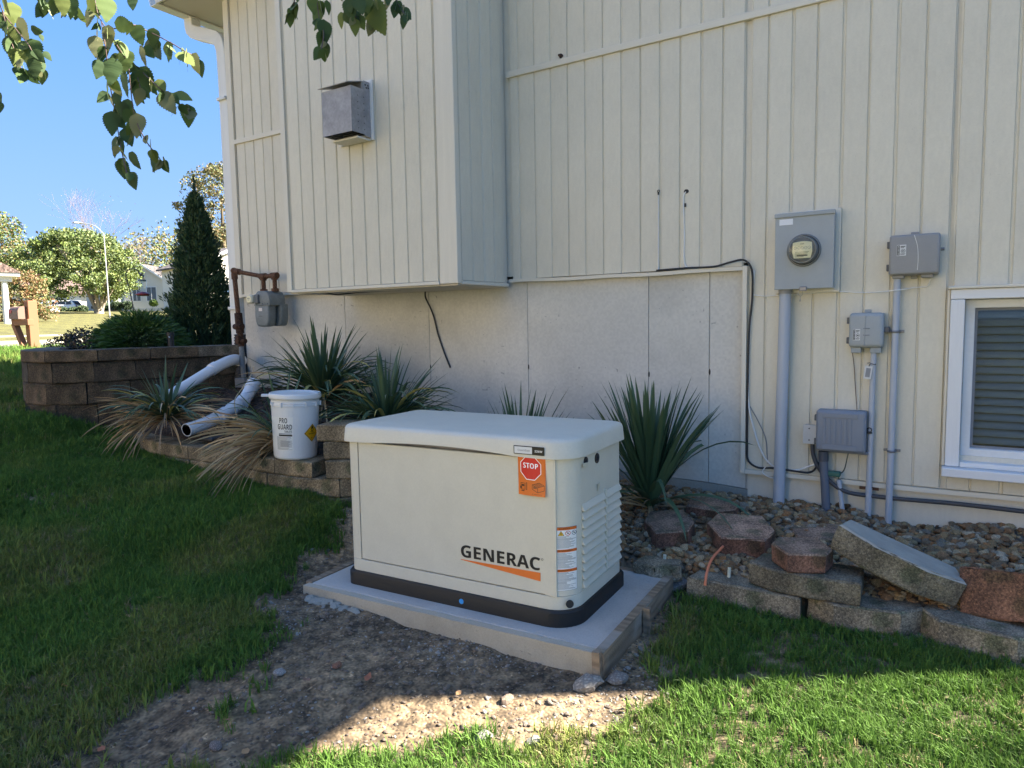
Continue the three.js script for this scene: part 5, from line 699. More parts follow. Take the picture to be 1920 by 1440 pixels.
{ // turf: tufts of blades, thick near the eye and thinner with distance
  const tuft = (seed, n, h, w) => { const r = rng(seed), pos = [], nor = [], idx = []; for (let i = 0; i < n; i++) { const a = r() * 6.283, d = .022 * Math.sqrt(r()), bx = d * Math.cos(a), bz = d * Math.sin(a), az = r() * 6.283, lean = rr(.1, 1.0, r), hh = h * rr(.55, 1.15, r), ww = w * rr(.7, 1.2, r), dx = Math.sin(az), dz = Math.cos(az), sx = dz * ww / 2, sz = -dx * ww / 2, k = pos.length / 3; const P = [[bx - sx, 0, bz - sz], [bx + sx, 0, bz + sz], [bx + dx * lean * hh * .28 + sx * .8, hh * .55, bz + dz * lean * hh * .28 + sz * .8], [bx + dx * lean * hh * .28 - sx * .8, hh * .55, bz + dz * lean * hh * .28 - sz * .8], [bx + dx * lean * hh * .8, hh * (1 - .25 * lean), bz + dz * lean * hh * .8]]; P.forEach(p => { pos.push(...p); nor.push(dx * -.5, .8, dz * -.5); }); idx.push(k, k + 1, k + 2, k, k + 2, k + 3, k + 3, k + 2, k + 4); } const g = new THREE.BufferGeometry(); g.setAttribute('position', new THREE.Float32BufferAttribute(pos, 3)); g.setIndex(idx); g.computeVertexNormals(); return g; };
  const T = [tuft(1, 14, .062, .0042), tuft(2, 18, .046, .0034), tuft(3, 12, .078, .0050), tuft(4, 14, .058, .004), tuft(5, 7, .066, .0085)];
  const gm = new THREE.MeshPhysicalMaterial({ color: 0xffffff, roughness: .9, specularIntensity: .25, side: THREE.DoubleSide, transmission: .3, thickness: 0 });
  const r = rng(99), spots = []; const pad = (x, z) => { const dx = x - GEN.x, dz = z - GEN.z, c = Math.cos(GYAW), s = Math.sin(GYAW), u = dx * c - dz * s, w = dx * s + dz * c; return Math.abs(u) < .80 && w < .44 && w > -.52; };
  const visible = p => { const d = p.clone().sub(EYE), zf = d.dot(AZ); if (zf < .5) return false; const u = d.dot(AX) / zf * FOC, v = -d.dot(AY) / zf * FOC; return Math.abs(u) < 1080 && v > -760 && v < 860; };
  const blocked = (x, z) => z < .98 && x > -5.8 || sd(x, z, BED) < .06 || sd(x, z, PLANTER) < .14 || sd(x, z, GRAVEL) < .09 && x > -1.3 || pad(x, z);
  const sow = (x0, x1, z0, z1, n, size) => { for (let i = 0; i < n; i++) { const x = rr(x0, x1, r), z = rr(z0, z1, r); const q = V(x, .3, z); if (blocked(x, z)) continue; q.y = gy(x, z); if (!visible(q)) continue; const e = bare(x, z), thin = worn(x, z); if (r() < e * 1.02 - .012) continue; if (r() < thin) continue;
    const dry = smooth(.50, .72, fbm(x * 1.9 + 12, z * 1.9 + 3, 0, 4)), k = rr(.7, 1.25, r), straw = r() < .045 + .30 * dry * dry; const c = straw ? [.33, .27, .13] : [lerp(.112, .20, dry), lerp(.205, .24, dry), lerp(.036, .055, dry)]; const s = size * rr(.75, 1.25, r) * (e > .3 ? 1.15 : 1); spots.push({ p: V(x, q.y - .004, z), e: [rr(-.15, .15, r), r() * 6.28, rr(-.15, .15, r)], s: [s * 1.05, s * (straw ? .7 : 1) * (.85 + .5 * fbm(x * 3, z * 3, 0, 3)), s * 1.05], c: lin(c[0] * k, c[1] * k, c[2] * k) }); } };
  sow(-3.8, .6, .95, 3.6, 44000, .68); sow(-6.5, -2.4, 1.15, 4.4, 68000, .74); sow(-9, -5.5, .8, 5, 16000, 1.05); sow(-13, -8, -3, 4, 14000, 1.5); sow(-18, -12, -8, 3, 9000, 2.2);
  scatter('lawn_grass', 'mown green lawn grass with thin and straw coloured patches', T, gm, spots);
  console.log('tufts', spots.length);
}

/* ------------------------------------------------ shrubs in the raised planter */
function faces(n, seed, point, size, tone, long = 1.6) { // many small leaf faces in one geometry with a tone for each leaf
  const r = rng(seed), pos = new Float32Array(n * 12), col = new Float32Array(n * 12), idx = new Uint32Array(n * 6), d = V(0, 0, 0), a = V(0, 0, 0), b = V(0, 0, 0);
  for (let i = 0; i < n; i++) {
    const [p, dir] = point(r); if (dir) d.copy(dir); else d.set(r() - .5, r() - .5, r() - .5); d.normalize(); a.set(r() - .5, r() - .5, r() - .5).cross(d).normalize(); const s = size * rr(.6, 1.25, r); b.copy(d).multiplyScalar(s * long); a.multiplyScalar(s * .5);
    const Q = [p.x, p.y, p.z, p.x + b.x * .45 + a.x, p.y + b.y * .45 + a.y, p.z + b.z * .45 + a.z, p.x + b.x, p.y + b.y, p.z + b.z, p.x + b.x * .45 - a.x, p.y + b.y * .45 - a.y, p.z + b.z * .45 - a.z]; pos.set(Q, i * 12);
    const t = tone(r); for (let k = 0; k < 4; k++) col.set(t, i * 12 + k * 3); idx.set([0, 1, 2, 0, 2, 3].map(v => v + i * 4), i * 6);
  }
  const g = new THREE.BufferGeometry(); g.setAttribute('position', new THREE.BufferAttribute(pos, 3)); g.setAttribute('color', new THREE.BufferAttribute(col, 3)); g.setIndex(new THREE.BufferAttribute(idx, 1)); g.computeVertexNormals(); return g;
}
const foliage = (tr = .3) => new THREE.MeshPhysicalMaterial({ color: 0xffffff, vertexColors: true, roughness: .65, side: THREE.DoubleSide, transmission: tr, thickness: 0 });
const FOL = foliage(.3), FOLd = foliage(.12), bark = mat([.17, .13, .10], .95, { map: rep(tBlock, 2) }), barkG = mat([.28, .24, .19], .95, { map: rep(tBlock, 1) });
const toneOf = list => r => { const t = list[Math.floor(r() * list.length)], k = rr(.75, 1.25, r); return [t[0] * k, t[1] * k, t[2] * k]; };
{
  const t = thing('arborvitae', 'tall dark green cone-shaped evergreen by the downspout corner', 'tree', V(-7.02, 1.22, -.42));
  part('trunk', rod([0, 0, 0], [0, 1.5, 0], .04, .008), bark, t);
  const prof = y => y < .1 ? .36 : y < 1.15 ? .43 - .20 * y : lerp(.20, .015, (y - 1.15) / .57); const tb = rng(62), tips = Array.from({ length: 520 }, () => { const y = Math.pow(tb(), 1.2) * 1.68, az = tb() * 6.283, k = prof(y) * rr(.72, 1.22, tb); return V(k * Math.cos(az), y, k * Math.sin(az)); });
  const g = faces(40000, 5, r => { if (r() < .62) { const t = tips[Math.floor(r() * tips.length)], q = r(), az = Math.atan2(t.z, t.x); return [V(t.x * lerp(.55, 1, q) + rr(-.025, .025, r), t.y - .10 + .11 * q + rr(-.03, .03, r), t.z * lerp(.55, 1, q) + rr(-.025, .025, r)), V(Math.cos(az) * .6, .8, Math.sin(az) * .6).add(V(r() - .5, (r() - .5) * .5, r() - .5).multiplyScalar(.9))]; } const y = Math.pow(r(), 1.15) * 1.70, az = r() * 6.283, lump = .62 + .70 * fbm(Math.cos(az) * 2.4 + 5, Math.sin(az) * 2.4 + 5, y * 6 + .3, 3), R0 = .9 * prof(y) * lump * (r() < .6 ? rr(.8, 1.05, r) : rr(.15, .85, r)); return [V(R0 * Math.cos(az), y, R0 * Math.sin(az)), V(Math.cos(az) * .55, .85 + .4 * (r() - .5), Math.sin(az) * .55).add(V(r() - .5, (r() - .5) * .5, r() - .5).multiplyScalar(.9))]; }, .017, toneOf([[.036, .085, .032], [.048, .10, .036], [.030, .066, .030], [.07, .105, .032]]), 3.0);
  part('crown', g, FOLd, t); part('crown', faces(260, 6, r => { const y = rr(1.5, 1.86, r), k = (1.88 - y) * .16; return [V((r() - .5) * k, y, (r() - .5) * k), V((r() - .5) * .5, 1, (r() - .5) * .5)]; }, .016, toneOf([[.03, .065, .028]]), 3), FOLd, t);
}
{
  const t = thing('mop_cypress', 'rounded bright green thread-leaf shrub in the raised planter', 'shrub', V(-6.98, 1.22, .28));
  part('trunk', rod([0, 0, 0], [0, .25, 0], .03, .02), bark, t);
  const g = faces(17000, 8, r => { const az = r() * 6.283, e = Math.acos(rr(-.15, 1, r)), k = .85 + .32 * fbm(Math.cos(az) * 2 + 4, Math.sin(az) * 2 + 4, e * 2 + .4, 3), q = rr(.25, 1.0, r); const d = V(Math.sin(e) * Math.cos(az), Math.cos(e), Math.sin(e) * Math.sin(az)); return [V(d.x * .40 * k * q, .10 + d.y * .32 * k * q, d.z * .40 * k * q), V(d.x, d.y * .55 - .25 * r(), d.z).add(V(r() - .5, (r() - .5) * .6, r() - .5).multiplyScalar(.7))]; }, .0125, toneOf([[.085, .18, .025], [.065, .14, .022], [.11, .21, .035], [.05, .11, .02]]), 7);
  part('crown', g, FOL, t);
}
{
  const t = thing('barberry_shrub', 'loose dark purple-green shrub at the left end of planter', 'shrub', V(-7.42, 1.22, .60));
  const r0 = rng(3); for (let i = 0; i < 9; i++) { const a = r0() * 6.28, l = rr(.15, .34, r0); part('stem', tube([[0, 0, 0], [Math.cos(a) * l * .5, .14, Math.sin(a) * l * .5], [Math.cos(a) * l, rr(.12, .26, r0), Math.sin(a) * l]], .005, 10, 5), bark, t); }
  part('crown', faces(2600, 9, r => { const a = r() * 6.28, k = Math.sqrt(r()) * (.30 + .12 * Math.sin(a * 3)), h = rr(.02, .27, r) * (1.15 - k * 1.6); return [V(Math.cos(a) * k, h + .02, Math.sin(a) * k), null]; }, .02, toneOf([[.045, .055, .03], [.06, .04, .03], [.03, .05, .022], [.075, .05, .03]]), 1.4), FOLd, t);
}
for (const [p, l] of [[V(-7.50, 1.22, .69), 'short black path light post left of the round shrub'], [V(-6.47, 1.22, .28), 'short black path light post before the tall evergreen']]) { const g = thing('path_light', l, 'lamp', p, 'path lights in the planter'); part('post', rod([0, 0, 0], [0, .20, 0], .03, .03, 14), M.black, g); part('cap', rod([0, .201, 0], [0, .235, 0], .036, .036, 14), M.black, g); part('lens', new THREE.SphereGeometry(.008, 8, 6).translate(.02, .19, .024), mat([.5, .55, .6], .2), g); }
{ // shepherd's hook with hummingbird feeder
  const h = thing('shepherd_hook', 'black iron garden hook standing behind the round shrub', 'hook', V(-7.50, 1.22, .03)), A = at(250, 580, 7.5).sub(h.position), B = at(236, 514, 7.5).sub(h.position), C = at(250, 504, 7.5).sub(h.position), D = at(262, 514, 7.5).sub(h.position), E = at(266, 513, 7.5).sub(h.position);
  part('rod', tube([V(A.x + .06, 0, A.z + .03), A, at(242, 540, 7.5).sub(h.position), B, at(240, 507, 7.5).sub(h.position), C, at(256, 506, 7.5).sub(h.position), D, at(265, 517, 7.5).sub(h.position), E, at(266, 510, 7.5).sub(h.position)], .006, 80, 6), M.black, h);
  const p = at(267, 535, 7.5), f = thing('bird_feeder', 'glass hummingbird feeder with red base hanging from iron hook', 'feeder', V(p.x, p.y, p.z));
  part('hanger', tube([[-.035, .055, 0], [-.033, .10, 0], [0, .125, 0], [.033, .10, 0], [.035, .055, 0]], .003, 30, 5), M.black, f); part('cap', rod([0, .045, 0], [0, .06, 0], .042, .036), mat([.08, .11, .10], .4), f);
  part('bottle', new THREE.LatheGeometry([[.042, .045], [.042, -.02], [.04, -.05], [.03, -.065]].map(([x, y]) => new THREE.Vector2(x, y)), 20), new THREE.MeshPhysicalMaterial({ color: lin(.85, .9, .92), transmission: 1, roughness: .04, thickness: 0, ior: 1.4, side: 2 }), f); part('base', new THREE.LatheGeometry([[0, -.115], [.055, -.112], [.07, -.10], [.066, -.088], [.03, -.07], [0, -.066]].map(([x, y]) => new THREE.Vector2(x, y)), 24), mat([.22, .03, .03], .35), f);
}
/* ------------------------------------------------ street side */
{
  const m = thing('mailbox', 'brown mailbox on a cedar wood post beside the street', 'mailbox', V(-12.85, 1.0, -1.2)); m.rotation.y = .0; const wood = mat([.24, .105, .048], .8), w2 = mat([.17, .10, .07], .6);
  part('post', boxUV(rspan(-.07, .07, -.1, .98, -.07, .07, .01)), wood, m); part('arm', boxUV(rspan(-.34, .24, .58, .68, .072, .16, .006)), wood, m); part('brace', boxUV(new THREE.BoxGeometry(.09, .48, .08).rotateZ(.62).translate(-.19, .42, .115)), wood, m);
  part('box', new THREE.ExtrudeGeometry((() => { const s = new THREE.Shape(); s.moveTo(-.085, 0); s.lineTo(.085, 0); s.lineTo(.085, .12); s.absarc(0, .12, .085, 0, Math.PI); s.closePath(); return s; })(), { depth: .34, bevelEnabled: false }).rotateY(-Math.PI / 2).translate(.02, .685, .115), w2, m); part('flag', rspan(-.3, -.2, .78, .83, .202, .207, .002), mat([.4, .05, .04], .5), m);
}
{
  const B = at(206, 597, 60), T0 = at(190, 440, 60), l = thing('street_lamp', 'tall thin galvanised street lamp with curved arm beside the big tree', 'street lamp', B); const metal = mat([.42, .42, .41], .5);
  const h = 7.2; part('pole', rod([0, -.3, 0], [-.05, h, .0], .055, .033), metal, l); const a = T0.clone().sub(B), tip = at(146, 418, 60).sub(B); part('arm', tube([V(-.05, h - .05, 0), V(lerp(-.05, tip.x, .3), h + .62, lerp(0, tip.z, .3)), V(lerp(-.05, tip.x, .7), tip.y - .1, lerp(0, tip.z, .7)), tip], .032, 30, 8), metal, l); part('lamp_head', new RoundedBoxGeometry(.34, .12, .7, 2, .04).translate(tip.x, tip.y, tip.z), metal, l);
}
// broadleaf tree: trunk forking into limbs, crown of leaf faces gathered in clumps
function tree(name, label, base, o) {
  const r = rng(o.seed), t = thing(name, label, 'tree', base, o.group); const m = o.bark ?? barkG, clumps = [];
  if (o.fork) for (let i = 0; i < o.fork; i++) { const a = i / o.fork * 6.283 + rr(-.3, .3, r), tip = V(Math.cos(a) * o.rx * rr(.35, .7, r), o.y0 + (o.y1 - o.y0) * rr(.35, .85, r), Math.sin(a) * o.rz * rr(.35, .7, r)); part('limb', tube([V(Math.cos(a) * o.tr * .4, -.2, Math.sin(a) * o.tr * .4), V(Math.cos(a) * o.tr * .8, o.y0 * .45, Math.sin(a) * o.tr * .8), tip.clone().multiplyScalar(.5).setY(lerp(o.y0 * .5, tip.y, .5)), tip], o.tr * .36, 24, 7), m, t); }
  part('trunk', rod([0, -.3, 0], [0, o.fork ? o.y0 * .55 : o.y1 * .8, 0], o.tr, o.fork ? o.tr * .8 : o.tr * .25, 12), m, t);
  for (let i = 0; i < o.clumps; i++) { const a = r() * 6.283, y = r(), k = Math.sqrt(Math.max(0, 1 - Math.pow(Math.abs(y - (o.mid ?? .42)) / (y > (o.mid ?? .42) ? 1.03 - (o.mid ?? .42) : (o.mid ?? .42) + .25), 2))) * Math.sqrt(rr(.2, 1.2, r)) * (1 + .16 * Math.sin(a * 3 + o.seed) * Math.sin(y * 7)); clumps.push([V(Math.cos(a) * o.rx * k, lerp(o.y0, o.y1, y), Math.sin(a) * o.rz * k).addScaledVector(AX, o.shift ?? 0), o.cs * rr(.45, 1.4, r)]); }
  const per = Math.floor(o.leaves / o.clumps);
  let ci = 0, n = 0; part('crown', faces(per * o.clumps, o.seed + 1, q => { if (n++ >= per) { n = 1; ci++; } const [c, s] = clumps[ci], d = V(q() - .5, q() - .5, q() - .5).normalize().multiplyScalar(s * Math.cbrt(q())); return [V(c.x + d.x, c.y + d.y * .7, c.z + d.z), null]; }, o.size, toneOf(o.tones), 1.5), FOL, t);
  return t;
}
const green = [[.12, .175, .035], [.16, .215, .04], [.085, .13, .03], [.20, .235, .05]], autumn = [[.22, .15, .05], [.17, .16, .045], [.26, .17, .06], [.12, .14, .04]], olive = [[.15, .17, .05], [.11, .13, .04], [.20, .17, .06]];
tree('maple_tree', 'large spreading maple with multiple trunks on the far lawn', at(186, 590, 70), { seed: 201, fork: 7, tr: .48, y0: 1.9, y1: 7.9, rx: 4.9, rz: 4.9, shift: -1.7, clumps: 190, cs: .85, leaves: 30000, size: .17, tones: green, mid: .33, bark: mat([.33, .27, .21], .95) });
tree('yard_tree', 'tall green and russet tree behind the porch house at left', at(-5, 590, 75), { seed: 205, tr: .35, y0: 2.5, y1: 10.3, rx: 3.8, rz: 3.8, clumps: 70, cs: 1.1, leaves: 8000, size: .2, tones: [...green, [.24, .14, .05]] });
tree('yard_tree', 'tall tree showing beside the downspout behind the evergreen', at(425, 560, 85), { seed: 207, tr: .4, y0: 4, y1: 15.5, rx: 4.2, rz: 4.2, clumps: 90, cs: 1.1, leaves: 9000, size: .22, tones: [...olive, ...autumn], mid: .5 });
tree('yard_tree', 'low russet tree below the tall tree at the house corner', at(410, 565, 95), { seed: 209, tr: .3, y0: 2, y1: 9.5, rx: 5, rz: 4, clumps: 80, cs: 1.1, leaves: 7000, size: .2, tones: autumn });
tree('ornamental_tree', 'reddish leafy shrub-tree beside the porch column', at(44, 606, 48), { seed: 211, tr: .12, y0: .3, y1: 3.6, rx: 1.7, rz: 1.5, clumps: 60, cs: .5, leaves: 6500, size: .11, tones: [[.26, .17, .06], [.20, .17, .05], [.30, .15, .07], [.13, .15, .04]], mid: .35 });
tree('ornamental_tree', 'narrow green shrub beside the parked cars and hedges', at(76, 600, 62), { seed: 212, tr: .1, y0: .2, y1: 2.9, rx: .8, rz: .8, clumps: 26, cs: .4, leaves: 2400, size: .11, tones: green, mid: .35 });
tree('yard_tree', 'unseen tree added beyond the right end of the house to shade the yard', V(11.5, .1, -4.5), { seed: 219, tr: .25, y0: 2.6, y1: 9.5, rx: 3.6, rz: 3.6, clumps: 80, cs: .9, leaves: 12000, size: .12, tones: green });  // added out of view; shades the right yard and cuts its green bounce
{ // bare upper branches: a leafless tree behind the maple
  for (const [px, py, s, l] of [[192, 560, 1, 'nearly leafless tree with fine branches rising above the maple'], [268, 565, .6, 'small nearly leafless tree behind the gabled house']]) { const r = rng(300 + px), t = thing('bare_tree', l, 'tree', at(px, py, 100)); const tw = []; const grow = (p, d, len, rad, k) => { const e = p.clone().addScaledVector(d, len); tw.push(rod(p, e, rad, rad * .65, 5)); if (k) for (let i = 0; i < (k > 3 ? 4 : 3); i++) grow(e, d.clone().add(V(r() - .5, (r() - .35) * .6, r() - .5).multiplyScalar(1.25)).normalize(), len * rr(.62, .85, r), rad * .6, k - 1); }; grow(V(0, 0, 0), V(0, 1, 0), 4.6 * s, .07 * s, 5); part('branches', merge(tw), mat([.22, .175, .18], .95), t); part('crown', faces(160, 5 + px, q => [V((q() - .5) * 11 * s, (9 + q() * 5.5) * s, (q() - .5) * 9 * s), null], .09, toneOf([[.28, .19, .13], [.2, .15, .12]])), FOL, t); }
  // the wood that closes the view
  const g = faces(56000, 41, r => { const u = r(), px = lerp(-420, 700, u), d = rr(125, 160, r), hgt = 9 + 8 * fbm(px * .02, 3, 0, 3) + 2.5 * vnoise(px * .09, 1), p = at(px, 590, d); return [V(p.x + rr(-1, 1, r), 3.6 + Math.pow(r(), .8) * hgt, p.z + rr(-1, 1, r)), null]; }, .42, toneOf([...olive, ...autumn, ...green]), 1.4);
  const w = part('woodland', g, FOL, scene); w.userData = { kind: 'stuff', label: 'distant autumn woodland behind the houses' };
}
for (const [i, [px, py, s, l]] of [[84, 587, 13, 'round clipped hedge leftmost before the parked cars'], [103, 588, 10, 'dark clipped hedge behind the yard sign'], [118, 586, 12, 'round clipped hedge third from the left by the cars'], [138, 586, 12, 'round clipped hedge fourth from the left by the cars'], [155, 584, 13, 'round clipped hedge nearest the maple trunk'], [197, 578, 13, 'green shrub right of the maple trunk'], [219, 577, 14, 'dark round shrub below the porch railing'], [238, 577, 14, 'dark round shrub at the foot of the gabled house'], [288, 570, 10, 'light green shrub below the gabled house window']].entries()) {
  const dep = i < 5 ? 78 : 84, b = at(px, py + 4, dep), R0 = s * dep / FOC * .72; const t = thing('hedge', l, 'shrub', b, 'clipped shrubs across the street'); part('crown', faces(3000, 500 + i, r => { const d = V(r() - .5, r() - .5, r() - .5).normalize().multiplyScalar(R0 * rr(.3, 1.03, r)); return [V(d.x, R0 * .8 + d.y * .85, d.z), null]; }, .11, toneOf(i === 8 ? [[.16, .24, .04]] : [[.05, .09, .03], [.035, .065, .022], [.08, .11, .04]]), 1.3), FOLd, t); }
{ const p = at(104, 592, 76), s = thing('yard_sign', 'small white yard sign in front of the hedges', 'sign', p); s.rotation.y = 1.1; part('board', rspan(-.42, .42, .25, .85, -.02, .02, .008), M.white, s); part('stake', rod([0, -.2, -.03], [0, .8, -.03], .02), M.galv, s);
  const u = thing('pumpkin', 'orange pumpkin display by the porch column bushes', 'pumpkin', at(42, 610, 44)); for (let k = 0; k < 8; k++) part('rib', new THREE.SphereGeometry(.2, 10, 8).scale(.55, .85, 1).translate(.0, .17, .12).rotateY(k * Math.PI / 4), mat([.75, .24, .03], .6), u); part('stalk', rod([0, .3, 0], [.02, .42, 0], .025, .018), bark, u); }
// houses: walls, roof, windows, porch
const HM = { wall: mat([.70, .65, .55], .8), white: M.white, roof: mat([.34, .29, .27], .95, { map: rep(tShingle, .5) }), pink: mat([.52, .35, .29], .95, { map: rep(tShingle, .5) }), glass: mat([.10, .12, .14], .15), stone: mat([.33, .31, .30], .9, { map: rep(tBlock, .8) }) };
function gableBox(t, x0, x1, z0, z1, h, rise, wm, rm, along = 'z', over = .4) { // ridge along z or x
  const sh = along === 'z' ? polyShape([[x0, -.6], [x1, -.6], [x1, h], [(x0 + x1) / 2, h + rise], [x0, h]]) : polyShape([[z0, -.6], [z1, -.6], [z1, h], [(z0 + z1) / 2, h + rise], [z0, h]]);
  let g = new THREE.ExtrudeGeometry(sh, { depth: along === 'z' ? z1 - z0 : x1 - x0, bevelEnabled: false }); g = along === 'z' ? g.translate(0, 0, z0) : g.rotateY(-Math.PI / 2).translate(x1, 0, 0); part('wall', g, wm, t);
  const lo = along === 'z' ? x0 : z0, hi = along === 'z' ? x1 : z1, mid = (lo + hi) / 2, k = rise / (mid - lo), len = (along === 'z' ? z1 - z0 : x1 - x0) + 2 * over;
  for (const s of [-1, 1]) { const e = s < 0 ? lo - over : hi + over; let q = new THREE.ExtrudeGeometry(polyShape([[e, h - over * k + .02], [mid, h + rise + .02], [mid, h + rise + .17], [e, h - over * k + .17]]), { depth: len, bevelEnabled: false }); q = along === 'z' ? q.translate(0, 0, z0 - over) : q.rotateY(-Math.PI / 2).translate(x1 + over, 0, 0); part('roof', boxUV(q), rm, t); }
  if (along === 'z') for (const s of [-1, 1]) { const e = s < 0 ? lo - over : hi + over; part('rake_board', new THREE.ExtrudeGeometry(polyShape([[e, h - over * k - .08], [mid, h + rise - .08], [mid, h + rise + .19], [e, h - over * k + .19]]), { depth: .06, bevelEnabled: false }).translate(0, 0, z1 + over), HM.white, t); }
}
function houseWindow(t, x, y, w, h, z, face = 0) { const g = new THREE.Group(); g.name = 'window'; t.add(g); part('frame', span(-w / 2 - .09, w / 2 + .09, -h / 2 - .09, h / 2 + .09, 0, .06), HM.white, g); part('pane', span(-w / 2, w / 2, -h / 2, h / 2, .061, .07), HM.glass, g); part('mullion', span(-.03, .03, -h / 2, h / 2, .071, .085), HM.white, g); g.position.set(x, y, z); if (face) { g.position.set(z, y, x); g.rotation.y = face; } }
{ // gabled house across the street: its front in shade, its side in the sun
  const c = at(272, 580, 90), t = thing('house', 'tan gabled house with oval vent across the street', 'house', V(c.x, c.y, c.z)); t.rotation.y = .62;
  gableBox(t, -2.55, 2.45, -6, 0, 3.9, 1.75, HM.wall, HM.roof, 'z'); gableBox(t, -9, 9.0, -9, -3.2, 3.7, 2.0, HM.wall, HM.roof, 'x');
  houseWindow(t, .95, 1.95, 1.15, 1.7, .001); houseWindow(t, -.9, 1.95, .9, 1.7, .001); const ov = part('oval_vent', new THREE.TorusGeometry(.3, .07, 8, 24).scale(.8, 1.15, 1).translate(0, 4.35, .03), HM.white, t); part('pane', new THREE.CircleGeometry(.28, 20).scale(.8, 1.15, 1).translate(0, 4.35, .02), HM.glass, ov); part('downspout', span(2.46, 2.56, 0, 3.6, .0, .1), HM.white, t); part('foundation', span(-2.6, 2.5, -1.2, .1, -6, .05), mat([.5, .49, .46], .95), t);
  part('porch_floor', span(-7.2, -2.7, .2, .55, -3.1, -.8), HM.stone, t); for (const x of [-7, -5.2, -3]) part('porch_column', span(x - .1, x + .1, .55, 3.6, -1.05, -.85), HM.white, t); part('railing', merge([span(-7, -3, 1.4, 1.5, -.98, -.92), ...Array.from({ length: 22 }, (_, i) => span(-6.95 + i * .18, -6.89 + i * .18, .56, 1.4, -.97, -.93))]), HM.white, t); part('porch_roof', span(-7.4, -2.6, 3.6, 3.85, -3.15, -.7), HM.roof, t);
  const st = new THREE.BoxGeometry(.1, 1.0, 2.6).rotateX(-.5).translate(-2.9, .7, .4); part('stair_rail', st, HM.white, t);
}
{ const c = at(120, 582, 118), t = thing('house', 'house with brownish-pink roof and wide pale garage behind the cars', 'house', V(c.x, c.y, c.z)); t.rotation.y = .95; gableBox(t, -7.0, 6.2, -9, 0, 3.0, 2.6, HM.wall, HM.pink, 'x', .5); part('garage_door', span(-4.2, 2.6, -.2, 2.2, .01, .07), HM.white, t); for (let i = 1; i < 4; i++) part('panel_line', span(-4.2, 2.6, -.2 + i * .6, -.17 + i * .6, .072, .082), mat([.5, .5, .48], .8), t); part('stone_pier', span(6.25, 8.4, -.6, 3.6, -3, .3), HM.stone, t); part('wing_wall', span(8.45, 14, -.6, 3.2, -4, .1), mat([.5, .53, .6], .8), t); houseWindow(t, 4.6, 1.6, 1.1, 1.2, .001); }
{ const c = at(-6, 614, 44), t = thing('house', 'porch corner of a house with a white column at the left edge', 'house', V(c.x, c.y, c.z)); t.rotation.y = 1.3;
  part('porch_column', boxUV(new THREE.CylinderGeometry(.17, .2, 3.0, 20).translate(.55, 1.4, .1)), HM.white, t); part('column_base', span(.28, .82, -.35, .02, -.17, .37), HM.white, t); part('porch_beam', span(-5, .95, 2.86, 3.2, -.12, .32), HM.white, t); part('fascia', span(-5.3, 1.35, 3.2, 3.42, -5, .62), HM.white, t); const rf = new THREE.ExtrudeGeometry(polyShape([[-5.4, 0], [1.45, 0], [-1.2, 1.55], [-5.4, 1.55]]), { depth: 5.6, bevelEnabled: false }).translate(0, 3.42, -4.9); part('roof', boxUV(rf), HM.pink, t); part('wall', span(-6, -.6, -.5, 3.2, -5, -1.6), HM.wall, t); houseWindow(t, -1.8, 1.5, 1, 1.4, -1.598); }
{ const c = at(425, 566, 60), t = thing('house', 'bright white gable end with arched window glimpsed beside the downspout', 'house', V(c.x, c.y, c.z)); t.rotation.y = 1.42; gableBox(t, -2.4, 4.2, -7, 0, 3.05, 1.55, HM.wall, HM.roof, 'z', .35); const g = new THREE.Group(); g.name = 'window'; t.add(g); part('frame', new THREE.CircleGeometry(.95, 24, 0, Math.PI).translate(.55, .75, .02), HM.white, g); part('pane', new THREE.CircleGeometry(.72, 24, 0, Math.PI).translate(.55, .78, .03), mat([.12, .2, .36], .15), g); }
